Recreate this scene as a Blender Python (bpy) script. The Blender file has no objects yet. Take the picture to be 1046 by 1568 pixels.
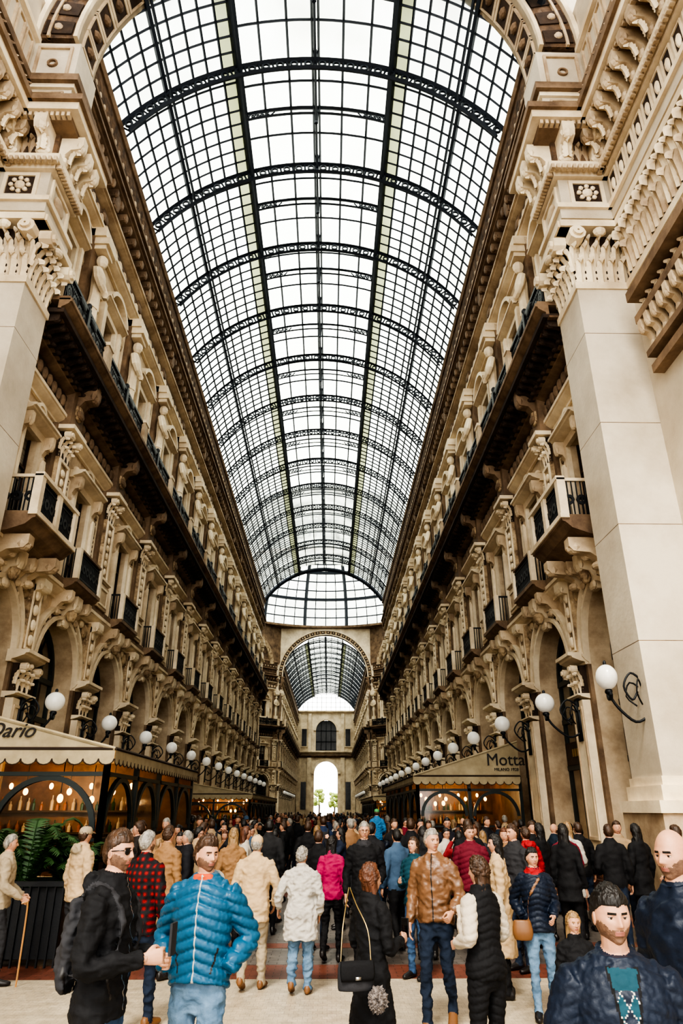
import bpy, math, random, time
from mathutils import Vector, Matrix, noise
from mathutils.bvhtree import BVHTree
T0=time.time()
random.seed(7)
pi=math.pi
D=bpy.data
SC=bpy.context.scene
# ------------------------------------------------------------ materials
def mat(name,col,rough=.6,bump=0.0,bs=20,col2=None,vs=1.5,metal=0,emit=0,ecol=None,world=False,stretch=None,bd=.01,detail=4,spec=.5,sss=0):
    if name in D.materials: return D.materials[name]
    m=D.materials.new(name); m.use_nodes=True; nt=m.node_tree; N=nt.nodes; L=nt.links
    b=N['Principled BSDF']; b.inputs['Base Color'].default_value=(*col,1); b.inputs['Roughness'].default_value=rough
    b.inputs['Metallic'].default_value=metal
    b.inputs['Specular IOR Level'].default_value=spec
    if sss: b.inputs['Subsurface Weight'].default_value=sss; b.inputs['Subsurface Radius'].default_value=(.02,.008,.004); b.inputs['Subsurface Scale'].default_value=1
    if world: co=N.new('ShaderNodeNewGeometry').outputs['Position']
    else: co=N.new('ShaderNodeTexCoord').outputs['Object']
    if stretch:
        mp=N.new('ShaderNodeMapping'); mp.inputs['Scale'].default_value=stretch; L.new(co,mp.inputs['Vector']); co=mp.outputs[0]
    if col2 is None: col2=tuple(c*.8 for c in col)
    n=N.new('ShaderNodeTexNoise'); n.inputs['Scale'].default_value=vs; n.inputs['Detail'].default_value=detail; n.inputs['Roughness'].default_value=.65
    L.new(co,n.inputs['Vector'])
    r=N.new('ShaderNodeValToRGB'); r.color_ramp.elements[0].position=.35; r.color_ramp.elements[1].position=.65
    r.color_ramp.elements[0].color=(*col2,1); r.color_ramp.elements[1].color=(*col,1)
    L.new(n.outputs['Fac'],r.inputs['Fac']); L.new(r.outputs['Color'],b.inputs['Base Color'])
    if bump>0:
        n2=N.new('ShaderNodeTexNoise'); n2.inputs['Scale'].default_value=bs; n2.inputs['Detail'].default_value=3
        L.new(co,n2.inputs['Vector'])
        bp=N.new('ShaderNodeBump'); bp.inputs['Strength'].default_value=bump; bp.inputs['Distance'].default_value=bd
        L.new(n2.outputs['Fac'],bp.inputs['Height']); L.new(bp.outputs[0],b.inputs['Normal'])
    if emit>0:
        b.inputs['Emission Color'].default_value=(*(ecol or col),1); b.inputs['Emission Strength'].default_value=emit
    return m
def carved(name,col,col2,scale=9,bd=.05):
    m=mat(name,col,.75,0,col2=col2,vs=2.5,world=True)
    nt=m.node_tree;N=nt.nodes;L=nt.links;b=N['Principled BSDF']
    g=N.new('ShaderNodeNewGeometry')
    v=N.new('ShaderNodeTexVoronoi'); v.feature='SMOOTH_F1'; v.inputs['Scale'].default_value=scale
    n=N.new('ShaderNodeTexNoise'); n.inputs['Scale'].default_value=scale*.6; n.inputs['Detail'].default_value=2
    mx=N.new('ShaderNodeVectorMath'); mx.operation='MULTIPLY_ADD'; mx.inputs[1].default_value=(.25,.25,.25)
    L.new(n.outputs['Color'],mx.inputs[0]); L.new(g.outputs['Position'],mx.inputs[2]); L.new(mx.outputs[0],v.inputs['Vector']); L.new(g.outputs['Position'],n.inputs['Vector'])
    bp=N.new('ShaderNodeBump'); bp.inputs['Strength'].default_value=1; bp.inputs['Distance'].default_value=bd
    L.new(v.outputs['Distance'],bp.inputs['Height']); L.new(bp.outputs[0],b.inputs['Normal'])
    return m
ST=mat('stone_cream',(.63,.50,.34),.7,.5,30,(.30,.21,.13),.9,world=True,bd=.006,detail=8)
STL=mat('stone_light',(.82,.70,.51),.65,.5,12,(.50,.39,.26),.7,world=True,bd=.008,detail=9)
STP=mat('stone_pillar',(.60,.53,.42),.6,.6,10,(.42,.35,.26),.5,world=True,bd=.01,detail=10)
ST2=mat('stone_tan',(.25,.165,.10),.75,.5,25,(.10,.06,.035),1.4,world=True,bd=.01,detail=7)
BR=mat('stone_brown_shade',(.06,.034,.02),.85,.6,20,(.022,.012,.008),1.5,world=True,bd=.01)  # brown stone, darkened further to paint shade into undersides and recesses
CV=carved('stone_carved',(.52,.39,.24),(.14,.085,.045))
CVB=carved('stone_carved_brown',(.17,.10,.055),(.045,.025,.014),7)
MARB=mat('marble_brown',(.12,.06,.04),.35,0,10,(.05,.025,.02),3,world=True)
IRON=mat('iron_black',(.012,.014,.018),.5,.2,40,metal=.2)
RIBM=mat('iron_vault',(.018,.026,.042),.6,.2,40,metal=.1)
FRAME=mat('frame_dark_green',(.015,.024,.024),.4,0)
WOOD=mat('wood_dark',(.05,.025,.012),.5,.3,12,(.018,.009,.005),6)
WOODW=mat('wood_warm',(.20,.10,.045),.5,.3,12,(.09,.045,.02),3)
METALS=mat('brass_letters',(.5,.33,.12),.35,metal=.8)
BOT1=mat('bottle_green',(.02,.08,.03),.1); BOT2=mat('bottle_amber',(.35,.12,.02),.1); BOT3=mat('bottle_clear',(.6,.5,.35),.1)
def glassmat(name,tint,body,fac,gl=.0):
    m=D.materials.new(name); m.use_nodes=True; nt=m.node_tree;N=nt.nodes;L=nt.links; N.clear()
    o=N.new('ShaderNodeOutputMaterial'); t=N.new('ShaderNodeBsdfTransparent'); t.inputs[0].default_value=(*tint,1)
    d=N.new('ShaderNodeBsdfTranslucent'); d.inputs[0].default_value=(*body,1)
    mx=N.new('ShaderNodeMixShader')
    g=N.new('ShaderNodeNewGeometry'); n=N.new('ShaderNodeTexNoise'); n.inputs['Scale'].default_value=.35; n.inputs['Detail'].default_value=6
    L.new(g.outputs['Position'],n.inputs['Vector'])
    mr=N.new('ShaderNodeMapRange'); mr.inputs[1].default_value=.3; mr.inputs[2].default_value=.7; mr.inputs[3].default_value=fac*.2; mr.inputs[4].default_value=fac*1.8
    L.new(n.outputs['Fac'],mr.inputs[0]); L.new(mr.outputs[0],mx.inputs[0]); L.new(t.outputs[0],mx.inputs[1]); L.new(d.outputs[0],mx.inputs[2])
    out=mx.outputs[0]
    if gl>0:
        gb=N.new('ShaderNodeBsdfGlossy'); gb.inputs['Roughness'].default_value=.08
        m2=N.new('ShaderNodeMixShader'); m2.inputs[0].default_value=gl; L.new(out,m2.inputs[1]); L.new(gb.outputs[0],m2.inputs[2]); out=m2.outputs[0]
    L.new(out,o.inputs[0]); return m
GLV=glassmat('vault_glass',(.74,.78,.76),(.60,.64,.58),.46)
GLS=glassmat('vault_glass_yellow',(.33,.34,.22),(.28,.28,.17),.5)
GLW=glassmat('shop_glass',(.8,.8,.76),(.1,.1,.1),.12,.08)
WINP=mat('window_pane_dark',(.03,.03,.03),.15,0,col2=(.012,.012,.016))
BLIND=mat('window_blind',(.30,.26,.20),.7,0,stretch=(1,1,30),vs=1,col2=(.13,.11,.08))
def shopmat():
    m=D.materials.new('shop_interior'); m.use_nodes=True; nt=m.node_tree;N=nt.nodes;L=nt.links;b=N['Principled BSDF']
    b.inputs['Base Color'].default_value=(.08,.04,.02,1)
    g=N.new('ShaderNodeNewGeometry'); v=N.new('ShaderNodeTexVoronoi'); v.inputs['Scale'].default_value=1.9; L.new(g.outputs['Position'],v.inputs['Vector'])
    r=N.new('ShaderNodeValToRGB'); r.color_ramp.elements[0].position=.0; r.color_ramp.elements[0].color=(1,.6,.22,1); r.color_ramp.elements[1].position=.42; r.color_ramp.elements[1].color=(.05,.018,.005,1)
    L.new(v.outputs['Distance'],r.inputs[0]); L.new(r.outputs[0],b.inputs['Emission Color']); b.inputs['Emission Strength'].default_value=3.0
    return m
SHOP=shopmat()
LAMPG=mat('lamp_opal_glass',(.78,.76,.71),.25,0,emit=.1,ecol=(1,.93,.8))
WARM=mat('lamp_warm',(1,.8,.5),.4,0,emit=9,ecol=(1,.5,.15))
CANV=mat('canvas_beige',(.44,.36,.23),.85,.2,60,(.32,.26,.16),2)
CANVT=mat('canvas_trim',(.05,.03,.02),.8)
SIGN=mat('sign_dark',(.015,.01,.008),.5)
# ------------------------------------------------------------ mesh builder
class MB:
    def __init__(s): s.v=[];s.f=[];s.m=[];s.mats=[];s.M=Matrix()
    def mi(s,m):
        if m not in s.mats: s.mats.append(m)
        return s.mats.index(m)
    def add(s,vs,fs,m):
        b=len(s.v); M=s.M
        s.v.extend([tuple(M@Vector(v)) for v in vs]); s.f.extend([tuple(i+b for i in f) for f in fs]); k=s.mi(m); s.m.extend([k]*len(fs))
    def box(s,x0,x1,y0,y1,z0,z1,m):
        s.add([(x0,y0,z0),(x1,y0,z0),(x1,y1,z0),(x0,y1,z0),(x0,y0,z1),(x1,y0,z1),(x1,y1,z1),(x0,y1,z1)],
              [(0,3,2,1),(4,5,6,7),(0,1,5,4),(1,2,6,5),(2,3,7,6),(3,0,4,7)],m)
    def prof(s,p,y0,y1,m):
        n=len(p); vs=[(x,y0,z) for x,z in p]+[(x,y1,z) for x,z in p]
        fs=[(i,(i+1)%n,(i+1)%n+n,i+n) for i in range(n)]+[tuple(range(n))[::-1],tuple(range(n,2*n))]
        s.add(vs,fs,m)
    def band(s,cy,cz,r0,r1,a0,a1,n,x0,x1,m):
        vs=[];fs=[]
        for i in range(n+1):
            a=a0+(a1-a0)*i/n; c,q=math.cos(a),math.sin(a)
            vs+=[(x0,cy+r0*c,cz+r0*q),(x1,cy+r0*c,cz+r0*q),(x1,cy+r1*c,cz+r1*q),(x0,cy+r1*c,cz+r1*q)]
            if i<n:
                k=4*i
                for j in range(4): fs.append((k+j,k+(j+1)%4,k+4+(j+1)%4,k+4+j))
        fs+=[(0,1,2,3),(4*n+3,4*n+2,4*n+1,4*n)]
        s.add(vs,fs,m)
    def archwall(s,r,cy,cz,W,zt,xb,xf,n,m):
        ang=[pi*i/n for i in range(n+1)]+[math.atan2(zt-cz,W),pi-math.atan2(zt-cz,W)]
        ang=sorted(set(ang)); vs=[];fs=[]
        for a in ang:
            c,q=math.cos(a),math.sin(a)
            k=min(W/max(abs(c),1e-6),(zt-cz)/max(q,1e-6))
            vs+=[(xb,cy+r*c,cz+r*q),(xf,cy+r*c,cz+r*q),(xf,cy+k*c,cz+k*q),(xb,cy+k*c,cz+k*q)]
        for i in range(len(ang)-1):
            k=4*i
            for j in (0,1,3): fs.append((k+j,k+(j+1)%4,k+4+(j+1)%4,k+4+j))
        s.add(vs,fs,m)
    def ell(s,c,r,m,nu=8,nv=6):
        vs=[(c[0],c[1],c[2]+r[2])];fs=[]
        for j in range(1,nv):
            t=pi*j/nv
            for i in range(nu):
                p=2*pi*i/nu; vs.append((c[0]+r[0]*math.sin(t)*math.cos(p),c[1]+r[1]*math.sin(t)*math.sin(p),c[2]+r[2]*math.cos(t)))
        vs.append((c[0],c[1],c[2]-r[2]))
        for i in range(nu):
            fs.append((0,1+i,1+(i+1)%nu)); fs.append((len(vs)-1,1+(nv-2)*nu+(i+1)%nu,1+(nv-2)*nu+i))
        for j in range(nv-2):
            for i in range(nu):
                a=1+j*nu+i;b=1+j*nu+(i+1)%nu; fs.append((a,a+nu,b+nu,b))
        s.add(vs,fs,m)
    def quad(s,a,b,c,d,m): s.add([a,b,c,d],[(0,1,2,3)],m)
    def merge(s,o):
        b=len(s.v); s.v.extend([tuple(s.M@Vector(v)) for v in o.v]); s.f.extend([tuple(i+b for i in f) for f in o.f])
        mp=[s.mi(m) for m in o.mats]; s.m.extend([mp[k] for k in o.m])
    def mesh(s,name,smooth=False):
        me=D.meshes.new(name); me.from_pydata(s.v,[],s.f)
        for m in s.mats: me.materials.append(m)
        me.polygons.foreach_set('material_index',s.m)
        if smooth: me.polygons.foreach_set('use_smooth',[True]*len(s.f))
        me.update(); return me
    def obj(s,name,parent=None,smooth=False,loc=(0,0,0),rz=0):
        return place(s.mesh(name,smooth),name,loc,rz,parent)
def place(me,name,loc=(0,0,0),rz=0,parent=None,sc=None):
    o=D.objects.new(name,me); o.location=loc; o.rotation_euler=(0,0,rz); SC.collection.objects.link(o)
    if parent: o.parent=parent
    if sc: o.scale=sc
    return o
def empty(name,loc=(0,0,0)):
    o=D.objects.new(name,None); o.location=loc; SC.collection.objects.link(o); return o
def catm(P,sub):
    if sub<=1: return P
    out=[];n=len(P)
    for i in range(n-1):
        p0=P[max(i-1,0)];p1=P[i];p2=P[i+1];p3=P[min(i+2,n-1)]
        for k in range(sub):
            t=k/sub
            out.append(tuple(.5*((2*b)+(-a+c)*t+(2*a-5*b+4*c-d)*t*t+(-a+3*b-3*c+d)*t**3) for a,b,c,d in zip(p0,p1,p2,p3)))
    out.append(P[-1]); return out
def loft(mb,rows,n,m,sub=3,ref=(1,0,0),wr=0,phase=0):
    R=catm([tuple(r) for r in rows],sub); k=len(R); vs=[];fs=[]; s=0; rf=Vector(ref)
    for i,r in enumerate(R):
        p=Vector(r[:3]); a,b=r[3],r[4]
        t=(Vector(R[min(i+1,k-1)][:3])-Vector(R[max(i-1,0)][:3])); t=t.normalized() if t.length>1e-9 else Vector((0,0,1))
        u=rf-t*rf.dot(t)
        if u.length<.15: u=Vector((0,1,0))-t*t.y
        u.normalize(); v=t.cross(u)
        if i>0: s+=(p-Vector(R[i-1][:3])).length
        for j in range(n):
            an=2*pi*j/n; w=1
            if wr: w=1+wr*math.sin(3*an+s*23+phase)*math.sin(s*31+phase+an)
            vs.append(p+u*(a*w*math.cos(an))+v*(b*w*math.sin(an)))
    for i in range(k-1):
        for j in range(n):
            A=i*n+j;B=i*n+(j+1)%n; fs.append((A,B,B+n,A+n))
    vs.append(Vector(R[0][:3]));vs.append(Vector(R[-1][:3])); c0=len(vs)-2;c1=c0+1
    for j in range(n):
        fs.append((c0,(j+1)%n,j)); fs.append((c1,(k-1)*n+j,(k-1)*n+(j+1)%n))
    mb.add(vs,fs,m)
def bar(mb,pts,w,h,m,ref=(1,0,0)):
    loft(mb,[(*p,w*.7,h*.7) for p in pts],4,m,sub=1,ref=ref)
def tube(mb,pts,r,m,n=6,sub=3,ref=(1,0,0)):
    loft(mb,[(*p,r,r) for p in pts],n,m,sub=sub,ref=ref)
# ------------------------------------------------------------ ornament
def leaf(mb,x,y,z,w,h,out,m):
    P=[(0,0,.75),(.03,.18,1.05),(.04,.25,.8),(.07,.44,1.12),(.1,.52,.82),(.18,.74,1.02),(.27,.82,.72),(.42,.98,.78),(.62,1.02,.6),(.76,.92,.42),(.74,.8,.12)]
    vs=[];fs=[]
    for o,zz,ww in P:
        hw=w*ww/2
        vs+=[(x+out*o*.7-.02*w,y-hw,z+h*zz-.03*h),(x+out*o+.03*w,y-hw*.4,z+h*zz),(x+out*o+.16*w,y,z+h*zz+.01*h),(x+out*o+.03*w,y+hw*.4,z+h*zz),(x+out*o*.7-.02*w,y+hw,z+h*zz-.03*h)]
    for i in range(len(P)-1):
        k=5*i
        for j in range(4): fs.append((k+j,k+j+1,k+j+6,k+j+5))
    mb.add(vs,fs,m)
def capital_face(mb,y0,y1,x,z0,z1,out,m,n=3):
    H=z1-z0;W=y1-y0
    for i in range(n):
        leaf(mb,x,y0+W*(i+.5)/n,z0,W/n*1.0,H*.42,out*.7,m)
    for i in range(n+1):
        leaf(mb,x,y0+W*i/n,z0+H*.24,W/n*.9,H*.45,out*.9,m)
    for i in range(n):
        leaf(mb,x,y0+W*(i+.5)/n,z0+H*.48,W/n*.6,H*.38,out*.8,m)
    for sy in (y0,y1):
        for k,rr in enumerate((1,.6)):
            mb.band(sy+(.04 if sy==y0 else -.04),z1-H*.2,H*.02,H*.14*rr,0,2*pi,10,x+out*.3,x+out*(.9+.15*k),m)
    mb.ell((x+out*.6,(y0+y1)/2,z1-H*.1),(H*.08,H*.11,H*.09),m)
def console(mb,y0,y1,x0,z0,z1,p,m):
    H=z1-z0
    mb.prof([(x0,z0),(x0+.22*p,z0),(x0+.34*p,z0+.12*H),(x0+.3*p,z0+.32*H),(x0+.5*p,z0+.5*H),(x0+.9*p,z0+.55*H),(x0+p,z0+.7*H),(x0+p,z1),(x0,z1)],y0,y1,m)
    yc=(y0+y1)/2
    mb.ell((x0+.3*p,yc,z0+.12*H),(.14*p,(y1-y0)*.62,.14*H),m); mb.ell((x0+.82*p,yc,z0+.68*H),(.2*p,(y1-y0)*.62,.2*H),m)
def molding(mb,x,z0,z1,p,y0,y1,m):
    H=z1-z0
    mb.prof([(x,z0),(x+.25*p,z0),(x+.25*p,z0+.2*H),(x+.45*p,z0+.3*H),(x+.8*p,z0+.55*H),(x+.85*p,z0+.7*H),(x+p,z0+.72*H),(x+p,z1),(x,z1)],y0,y1,m)
def frame_rect(mb,x,y0,y1,z0,z1,w,d,m):
    mb.box(x,x+d,y0,y1,z0,z0+w,m);mb.box(x,x+d,y0,y1,z1-w,z1,m);mb.box(x,x+d,y0,y0+w,z0+w,z1-w,m);mb.box(x,x+d,y1-w,y1,z0+w,z1-w,m)
def statue(mb,y,z0,H,m,x=.25):
    k=H/4.0
    mb.box(x-.25,x+.2,y-.28,y+.28,z0,z0+.7*k,m)
    loft(mb,[(x,y,z0+.7*k,.16,.14),(x,y,z0+1.7*k,.24,.2)],8,m,1,ref=(0,1,0))
    loft(mb,[(x,y,z0+1.5*k,.27,.2),(x+.02,y,z0+2.0*k,.23,.17),(x+.05,y,z0+2.6*k,.34,.22),(x+.02,y,z0+2.95*k,.3,.16),(x,y,z0+3.1*k,.1,.1)],10,m,2,ref=(0,1,0))
    mb.ell((x+.06,y,z0+3.35*k),(.19*k,.17*k,.24*k),m)
    for s in (-1,1):
        tube(mb,[(x+.02,y+s*.3,z0+2.85*k),(x+.18,y+s*.48,z0+2.35*k),(x+.3,y+s*.1,z0+2.15*k)],.1*k,m,6,2)
    mb.box(x-.25,x+.25,y-.35,y+.35,z0+3.6*k,z0+3.75*k,m); mb.box(x-.25,x+.35,y-.42,y+.42,z0+3.75*k,z0+4*k,m)
# ------------------------------------------------------------ bay
B=4.6; HB=B/2
def build_pil(mb,y):
    mb.box(0,.42,y-.62,y+.62,0,.5,MARB); mb.box(0,.36,y-.56,y+.56,.5,.95,MARB); molding(mb,0,.95,1.1,.38,y-.58,y+.58,STL)
    mb.box(0,.3,y-.5,y+.5,1.1,4.45,STL); frame_rect(mb,.3,y-.42,y+.42,1.3,4.3,.07,.03,ST)
    molding(mb,0,4.45,4.6,.4,y-.55,y+.55,STL)
    mb.box(0,.24,y-.44,y+.44,4.6,5.3,BR)
    capital_face(mb,y-.44,y+.44,.22,4.6,5.35,.28,STL,3)
    molding(mb,0,5.3,5.6,.55,y-.66,y+.66,STL)
    mb.box(0,.2,y-.3,y+.3,5.6,7.5,CV)
    frame_rect(mb,.2,y-.26,y+.26,5.7,7.4,.05,.04,STL)
    for i in range(4): mb.ell((.22,y,5.95+i*.4),(.07,.13,.15),STL)
    console(mb,y-.26,y+.26,0,6.9,7.55,.45,STL)
    mb.box(0,.36,y-.5,y+.5,8.05,8.85,ST); frame_rect(mb,.36,y-.4,y+.4,8.15,8.75,.06,.03,STL); molding(mb,0,8.85,9.0,.42,y-.55,y+.55,STL)
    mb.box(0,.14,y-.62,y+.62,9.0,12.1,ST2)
    mb.box(0,.26,y-.36,y+.36,9.0,11.15,CV); frame_rect(mb,.26,y-.36,y+.36,9.05,11.1,.09,.05,STL)
    for i in range(6): mb.ell((.28,y,9.35+i*.28),(.05,.1+.05*(i%2),.12),STL)
    mb.box(0,.24,y-.36,y+.36,11.15,11.95,BR)
    capital_face(mb,y-.38,y+.38,.22,11.15,12.0,.32,STL,3)
    mb.box(0,.6,y-.52,y+.52,11.97,12.1,STL)
    mb.box(0,.42,y-.45,y+.45,12.1,13.2,ST2); mb.ell((.44,y,12.75),(.1,.26,.28),CV,10,6)
    console(mb,y-.2,y+.2,.3,12.55,13.6,.65,ST2)
    mb.box(.80,1.08,y-.2,y+.2,14.15,15.15,ST); mb.box(.77,1.11,y-.23,y+.23,15.1,15.22,STL)
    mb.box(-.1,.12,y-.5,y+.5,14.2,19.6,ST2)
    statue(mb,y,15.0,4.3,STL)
    mb.box(-.1,.5,y-.5,y+.5,19.3,19.65,STL)
    console(mb,y-.22,y+.22,.0,20.4,21.6,.5,ST2)
def build_bay(pil=True):
    mb=MB()
    for s in (-1,1):
        a,b=sorted((s*1.6,s*HB)); mb.box(-.9,0,a,b,0,5.45,ST)
        a,b=sorted((s*1.6,s*1.85)); molding(mb,0,5.3,5.55,.2,a,b,STL)
        mb.box(0,.1,min(s*1.6,s*1.8),max(s*1.6,s*1.8),0,5.3,ST2)
    mb.archwall(1.6,0,5.45,HB,7.55,-.9,0,20,ST)
    mb.band(0,5.45,1.6,1.72,0,pi,20,0,.16,STL); mb.band(0,5.45,1.72,1.9,0,pi,20,0,.08,CVB); mb.band(0,5.45,1.9,2.0,0,pi,20,0,.18,STL)
    for i in range(15):
        a=pi*(i+.5)/15; mb.ell((.1,1.81*math.cos(a),5.45+1.81*math.sin(a)),(.05,.07,.07),STL,6,4)
    for s in (-1,1):
        mb.ell((.05,s*1.85,7.2),(.1,.2,.24),CV); mb.ell((.05,s*1.55,7.35),(.08,.13,.12),STL)
    X=-.62
    mb.quad((X,-1.6,0),(X,1.6,0),(X,1.6,5.45),(X,-1.6,5.45),GLW)
    mb.add([(X,1.6*math.cos(pi*i/12),5.45+1.6*math.sin(pi*i/12)) for i in range(13)],[tuple(range(13))],GLW)
    for y in (-1.55,-.6,.6,1.55): mb.box(X-.05,X+.06,y-.05,y+.05,0,5.45,FRAME)
    for z in (.0,3.0,4.3,5.4): mb.box(X-.05,X+.08,-1.6,1.6,z,z+(.55 if z==0 else .14),FRAME if z else MARB)
    mb.box(X-.02,X+.1,-1.5,1.5,3.14,3.75,WOOD)
    for i in range(9): mb.box(X+.1,X+.12,-.9+i*.2,-.78+i*.2,3.35,3.56,METALS)
    mb.band(0,5.45,1.45,1.6,0,pi,16,X-.05,X+.08,FRAME); mb.band(0,5.45,.7,.78,0,pi,12,X-.05,X+.05,FRAME)
    for i in range(1,6):
        a=pi*i/6; bar(mb,[(X,.2*math.cos(a),5.45+.2*math.sin(a)),(X,1.5*math.cos(a),5.45+1.5*math.sin(a))],.05,.05,FRAME)
    console(mb,-.22,.22,0,6.85,7.75,.5,STL); mb.ell((.3,0,7.25),(.16,.2,.25),CV)
    molding(mb,0,7.5,7.85,.34,-HB,HB,STL); mb.box(0,.3,-HB,HB,7.85,8.05,ST2)
    mb.box(-.4,0,-HB,-.62,7.55,12.1,ST); mb.box(-.4,0,.62,HB,7.55,12.1,ST); mb.box(-.4,0,-.62,.62,7.55,8.05,ST); mb.box(-.4,0,-.62,.62,11.1,12.1,ST)
    mb.quad((-.3,-.62,8.05),(-.3,.62,8.05),(-.3,.62,11.1),(-.3,-.62,11.1),WINP)
    mb.box(-.29,-.26,-.6,.6,9.9,11.1,BLIND)
    for y in (-.6,0,.6): mb.box(-.24,-.17,y-.045,y+.045,8.05,11.1,WOOD)
    for z in (8.9,10.2): mb.box(-.24,-.17,-.62,.62,z,z+.07,WOOD)
    frame_rect(mb,0,-.8,.8,8.05,11.25,.18,.12,STL)
    for s in (-1,1):
        mb.box(0,.2,min(s*.84,s*1.02),max(s*.84,s*1.02),8.05,10.6,STL); console(mb,min(s*.82,s*1.04),max(s*.82,s*1.04),0,10.5,11.3,.36,ST)
        frame_rect(mb,0,min(s*1.15,s*1.62),max(s*1.15,s*1.62),8.3,11.1,.07,.06,STL)
        mb.ell((.03,s*1.38,10.5),(.06,.14,.2),CV); mb.ell((.03,s*1.38,9.0),(.06,.14,.3),CV)
        for i in range(16): mb.box(0,.035,min(s*1.22,s*1.55),max(s*1.22,s*1.55),8.5+i*.16,8.57+i*.16,ST2)
    molding(mb,0,11.25,11.5,.45,-1.15,1.15,STL)
    mb.band(0,11.5,0.02,.42,0,pi,10,0,.14,CV); mb.band(0,11.5,.38,.48,0,pi,10,0,.22,STL)
    for s in (-1,1):
        for i in range(3): mb.ell((.08,s*(.6+i*.18),11.6),(.1,.1,.12-.02*i),STL,6,5)
    mb.prof([(0,7.72),(.4,7.77),(.6,7.88),(.64,7.95),(.70,7.95),(.70,8.06),(0,8.06)],-1.05,1.05,ST2)
    for s in (-1,1):
        console(mb,s*.75-.12,s*.75+.12,0,7.05,7.75,.55,ST)
        mb.box(.54,.69,s*.97-.08,s*.97+.08,8.06,8.98,STL); mb.box(.0,.66,s*.97-.03,s*.97+.03,8.92,8.97,IRON)
        for i in range(5): mb.box(.08+i*.1,.11+i*.1,s*.97-.015,s*.97+.015,8.06,8.95,IRON)
    mb.box(.55,.68,-1.0,1.0,8.93,8.99,ST2)
    mb.box(.59,.63,-.9,.9,8.14,8.2,IRON); mb.box(.59,.63,-.9,.9,8.83,8.88,IRON)
    for i in range(25): y=-.9+i*.075; mb.box(.595,.62,y-.014,y+.014,8.1,8.95,IRON)
    for i in range(6): mb.band(-.75+i*.3,8.5,.07,.14,0,2*pi,10,.59,.63,IRON)
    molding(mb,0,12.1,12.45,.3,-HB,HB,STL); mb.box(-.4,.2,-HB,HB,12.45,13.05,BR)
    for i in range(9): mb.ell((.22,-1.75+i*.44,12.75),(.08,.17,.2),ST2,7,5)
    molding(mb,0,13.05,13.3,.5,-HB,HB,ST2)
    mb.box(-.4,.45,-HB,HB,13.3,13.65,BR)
    for i in range(10):
        y=-HB+.23+i*.46; console(mb,y-.09,y+.09,.4,13.22,13.65,.55,BR)
        mb.box(.5,.95,y+.14,y+.32,13.6,13.66,CVB)
    mb.box(-.4,1.08,-HB,HB,13.65,13.78,BR); molding(mb,.9,13.75,14.1,.34,-HB,HB,ST2); mb.box(-.4,1.18,-HB,HB,14.05,14.17,ST2)
    mb.box(.9,.95,-2.1,2.1,14.25,14.32,IRON);mb.box(.87,.98,-2.1,2.1,15.06,15.15,IRON);mb.box(.9,.95,-2.1,2.1,14.88,14.93,IRON)
    for i in range(33): y=-2.08+i*.13; mb.box(.905,.945,y-.018,y+.018,14.17,15.1,IRON)
    for i in range(8):
        y=-1.82+i*.52; mb.band(y,14.6,.12,.21,0,2*pi,12,.9,.95,IRON); mb.band(y,14.6,.03,.09,0,2*pi,8,.9,.95,IRON)
    mb.box(.86,1.0,-.1,.1,14.17,15.2,IRON); mb.ell((.93,0,15.28),(.09,.09,.12),IRON)
    for s in (-.6,.6): mb.ell((.95,s,15.0),(.06,.4,.16),IRON)
    X=-.1
    mb.box(-.6,X,-HB,-.52,14.17,19.6,ST);mb.box(-.6,X,.52,HB,14.17,19.6,ST);mb.box(-.6,X,-.52,.52,14.17,15.4,ST);mb.box(-.6,X,-.52,.52,17.9,19.6,ST)
    mb.quad((-.45,-.52,15.4),(-.45,.52,15.4),(-.45,.52,17.9),(-.45,-.52,17.9),WINP)
    for y in (-.5,0,.5): mb.box(-.42,-.36,y-.04,y+.04,15.4,17.9,WOOD)
    mb.box(-.42,-.36,-.5,.5,16.9,16.98,WOOD); mb.box(-.43,-.4,-.5,0,15.4,17.0,BLIND)
    frame_rect(mb,X,-.72,.72,15.3,18.1,.2,.14,STL)
    molding(mb,X,15.1,15.35,.35,-.95,.95,STL)
    for s in (-1,1):
        mb.box(X,.12,min(s*.78,s*1.0),max(s*.78,s*1.0),15.35,18.1,STL); frame_rect(mb,X,min(s*1.15,s*1.75),max(s*1.15,s*1.75),15.4,18.8,.07,.07,STL)
        mb.ell((X,s*1.45,18.1),(.1,.18,.3),CV); mb.ell((X,s*1.45,16.5),(.07,.14,.5),CV)
    molding(mb,X,18.1,18.35,.4,-1.1,1.1,STL)
    mb.band(0,17.95,.95,1.1,.45,pi-.45,14,X,.32,STL); mb.band(0,17.95,.4,.95,.5,pi-.5,14,X,.02,CV); mb.ell((0,0,18.7),(.14,.22,.26),STL)
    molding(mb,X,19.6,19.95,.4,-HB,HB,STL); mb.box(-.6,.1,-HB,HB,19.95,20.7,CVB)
    for i in range(8): mb.ell((.12,-2.0+i*.57,20.32),(.07,.2,.2),ST,7,5)
    molding(mb,X,20.7,21.0,.5,-HB,HB,ST)
    for i in range(8): y=-2.0+i*.57; console(mb,y-.1,y+.1,.1,21.0,21.6,.45,ST2)
    mb.box(-.6,.15,-HB,HB,21.0,21.6,BR); molding(mb,0,21.6,22.0,.65,-HB,HB,ST2)
    mb.prof([(-.6,22.0),(.1,22.0),(.1,22.4),(.2,23.1),(.35,23.8),(.35,24.2),(-.6,24.2)],-HB,HB,CVB)
    mb.box(0,.42,-HB,HB,23.0,23.12,ST2); mb.prof([(-.3,24.05),(.42,24.05),(.5,24.2),(.42,24.4),(-.3,24.4)],-HB,HB,ST2); mb.box(0,.2,-HB,HB,22.3,22.45,ST2)
    for i in range(8): mb.ell((.3,-2.0+i*.57,23.45),(.05,.12,.12),ST,6,4)
    if pil: build_pil(mb,-HB)
    return mb
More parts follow.
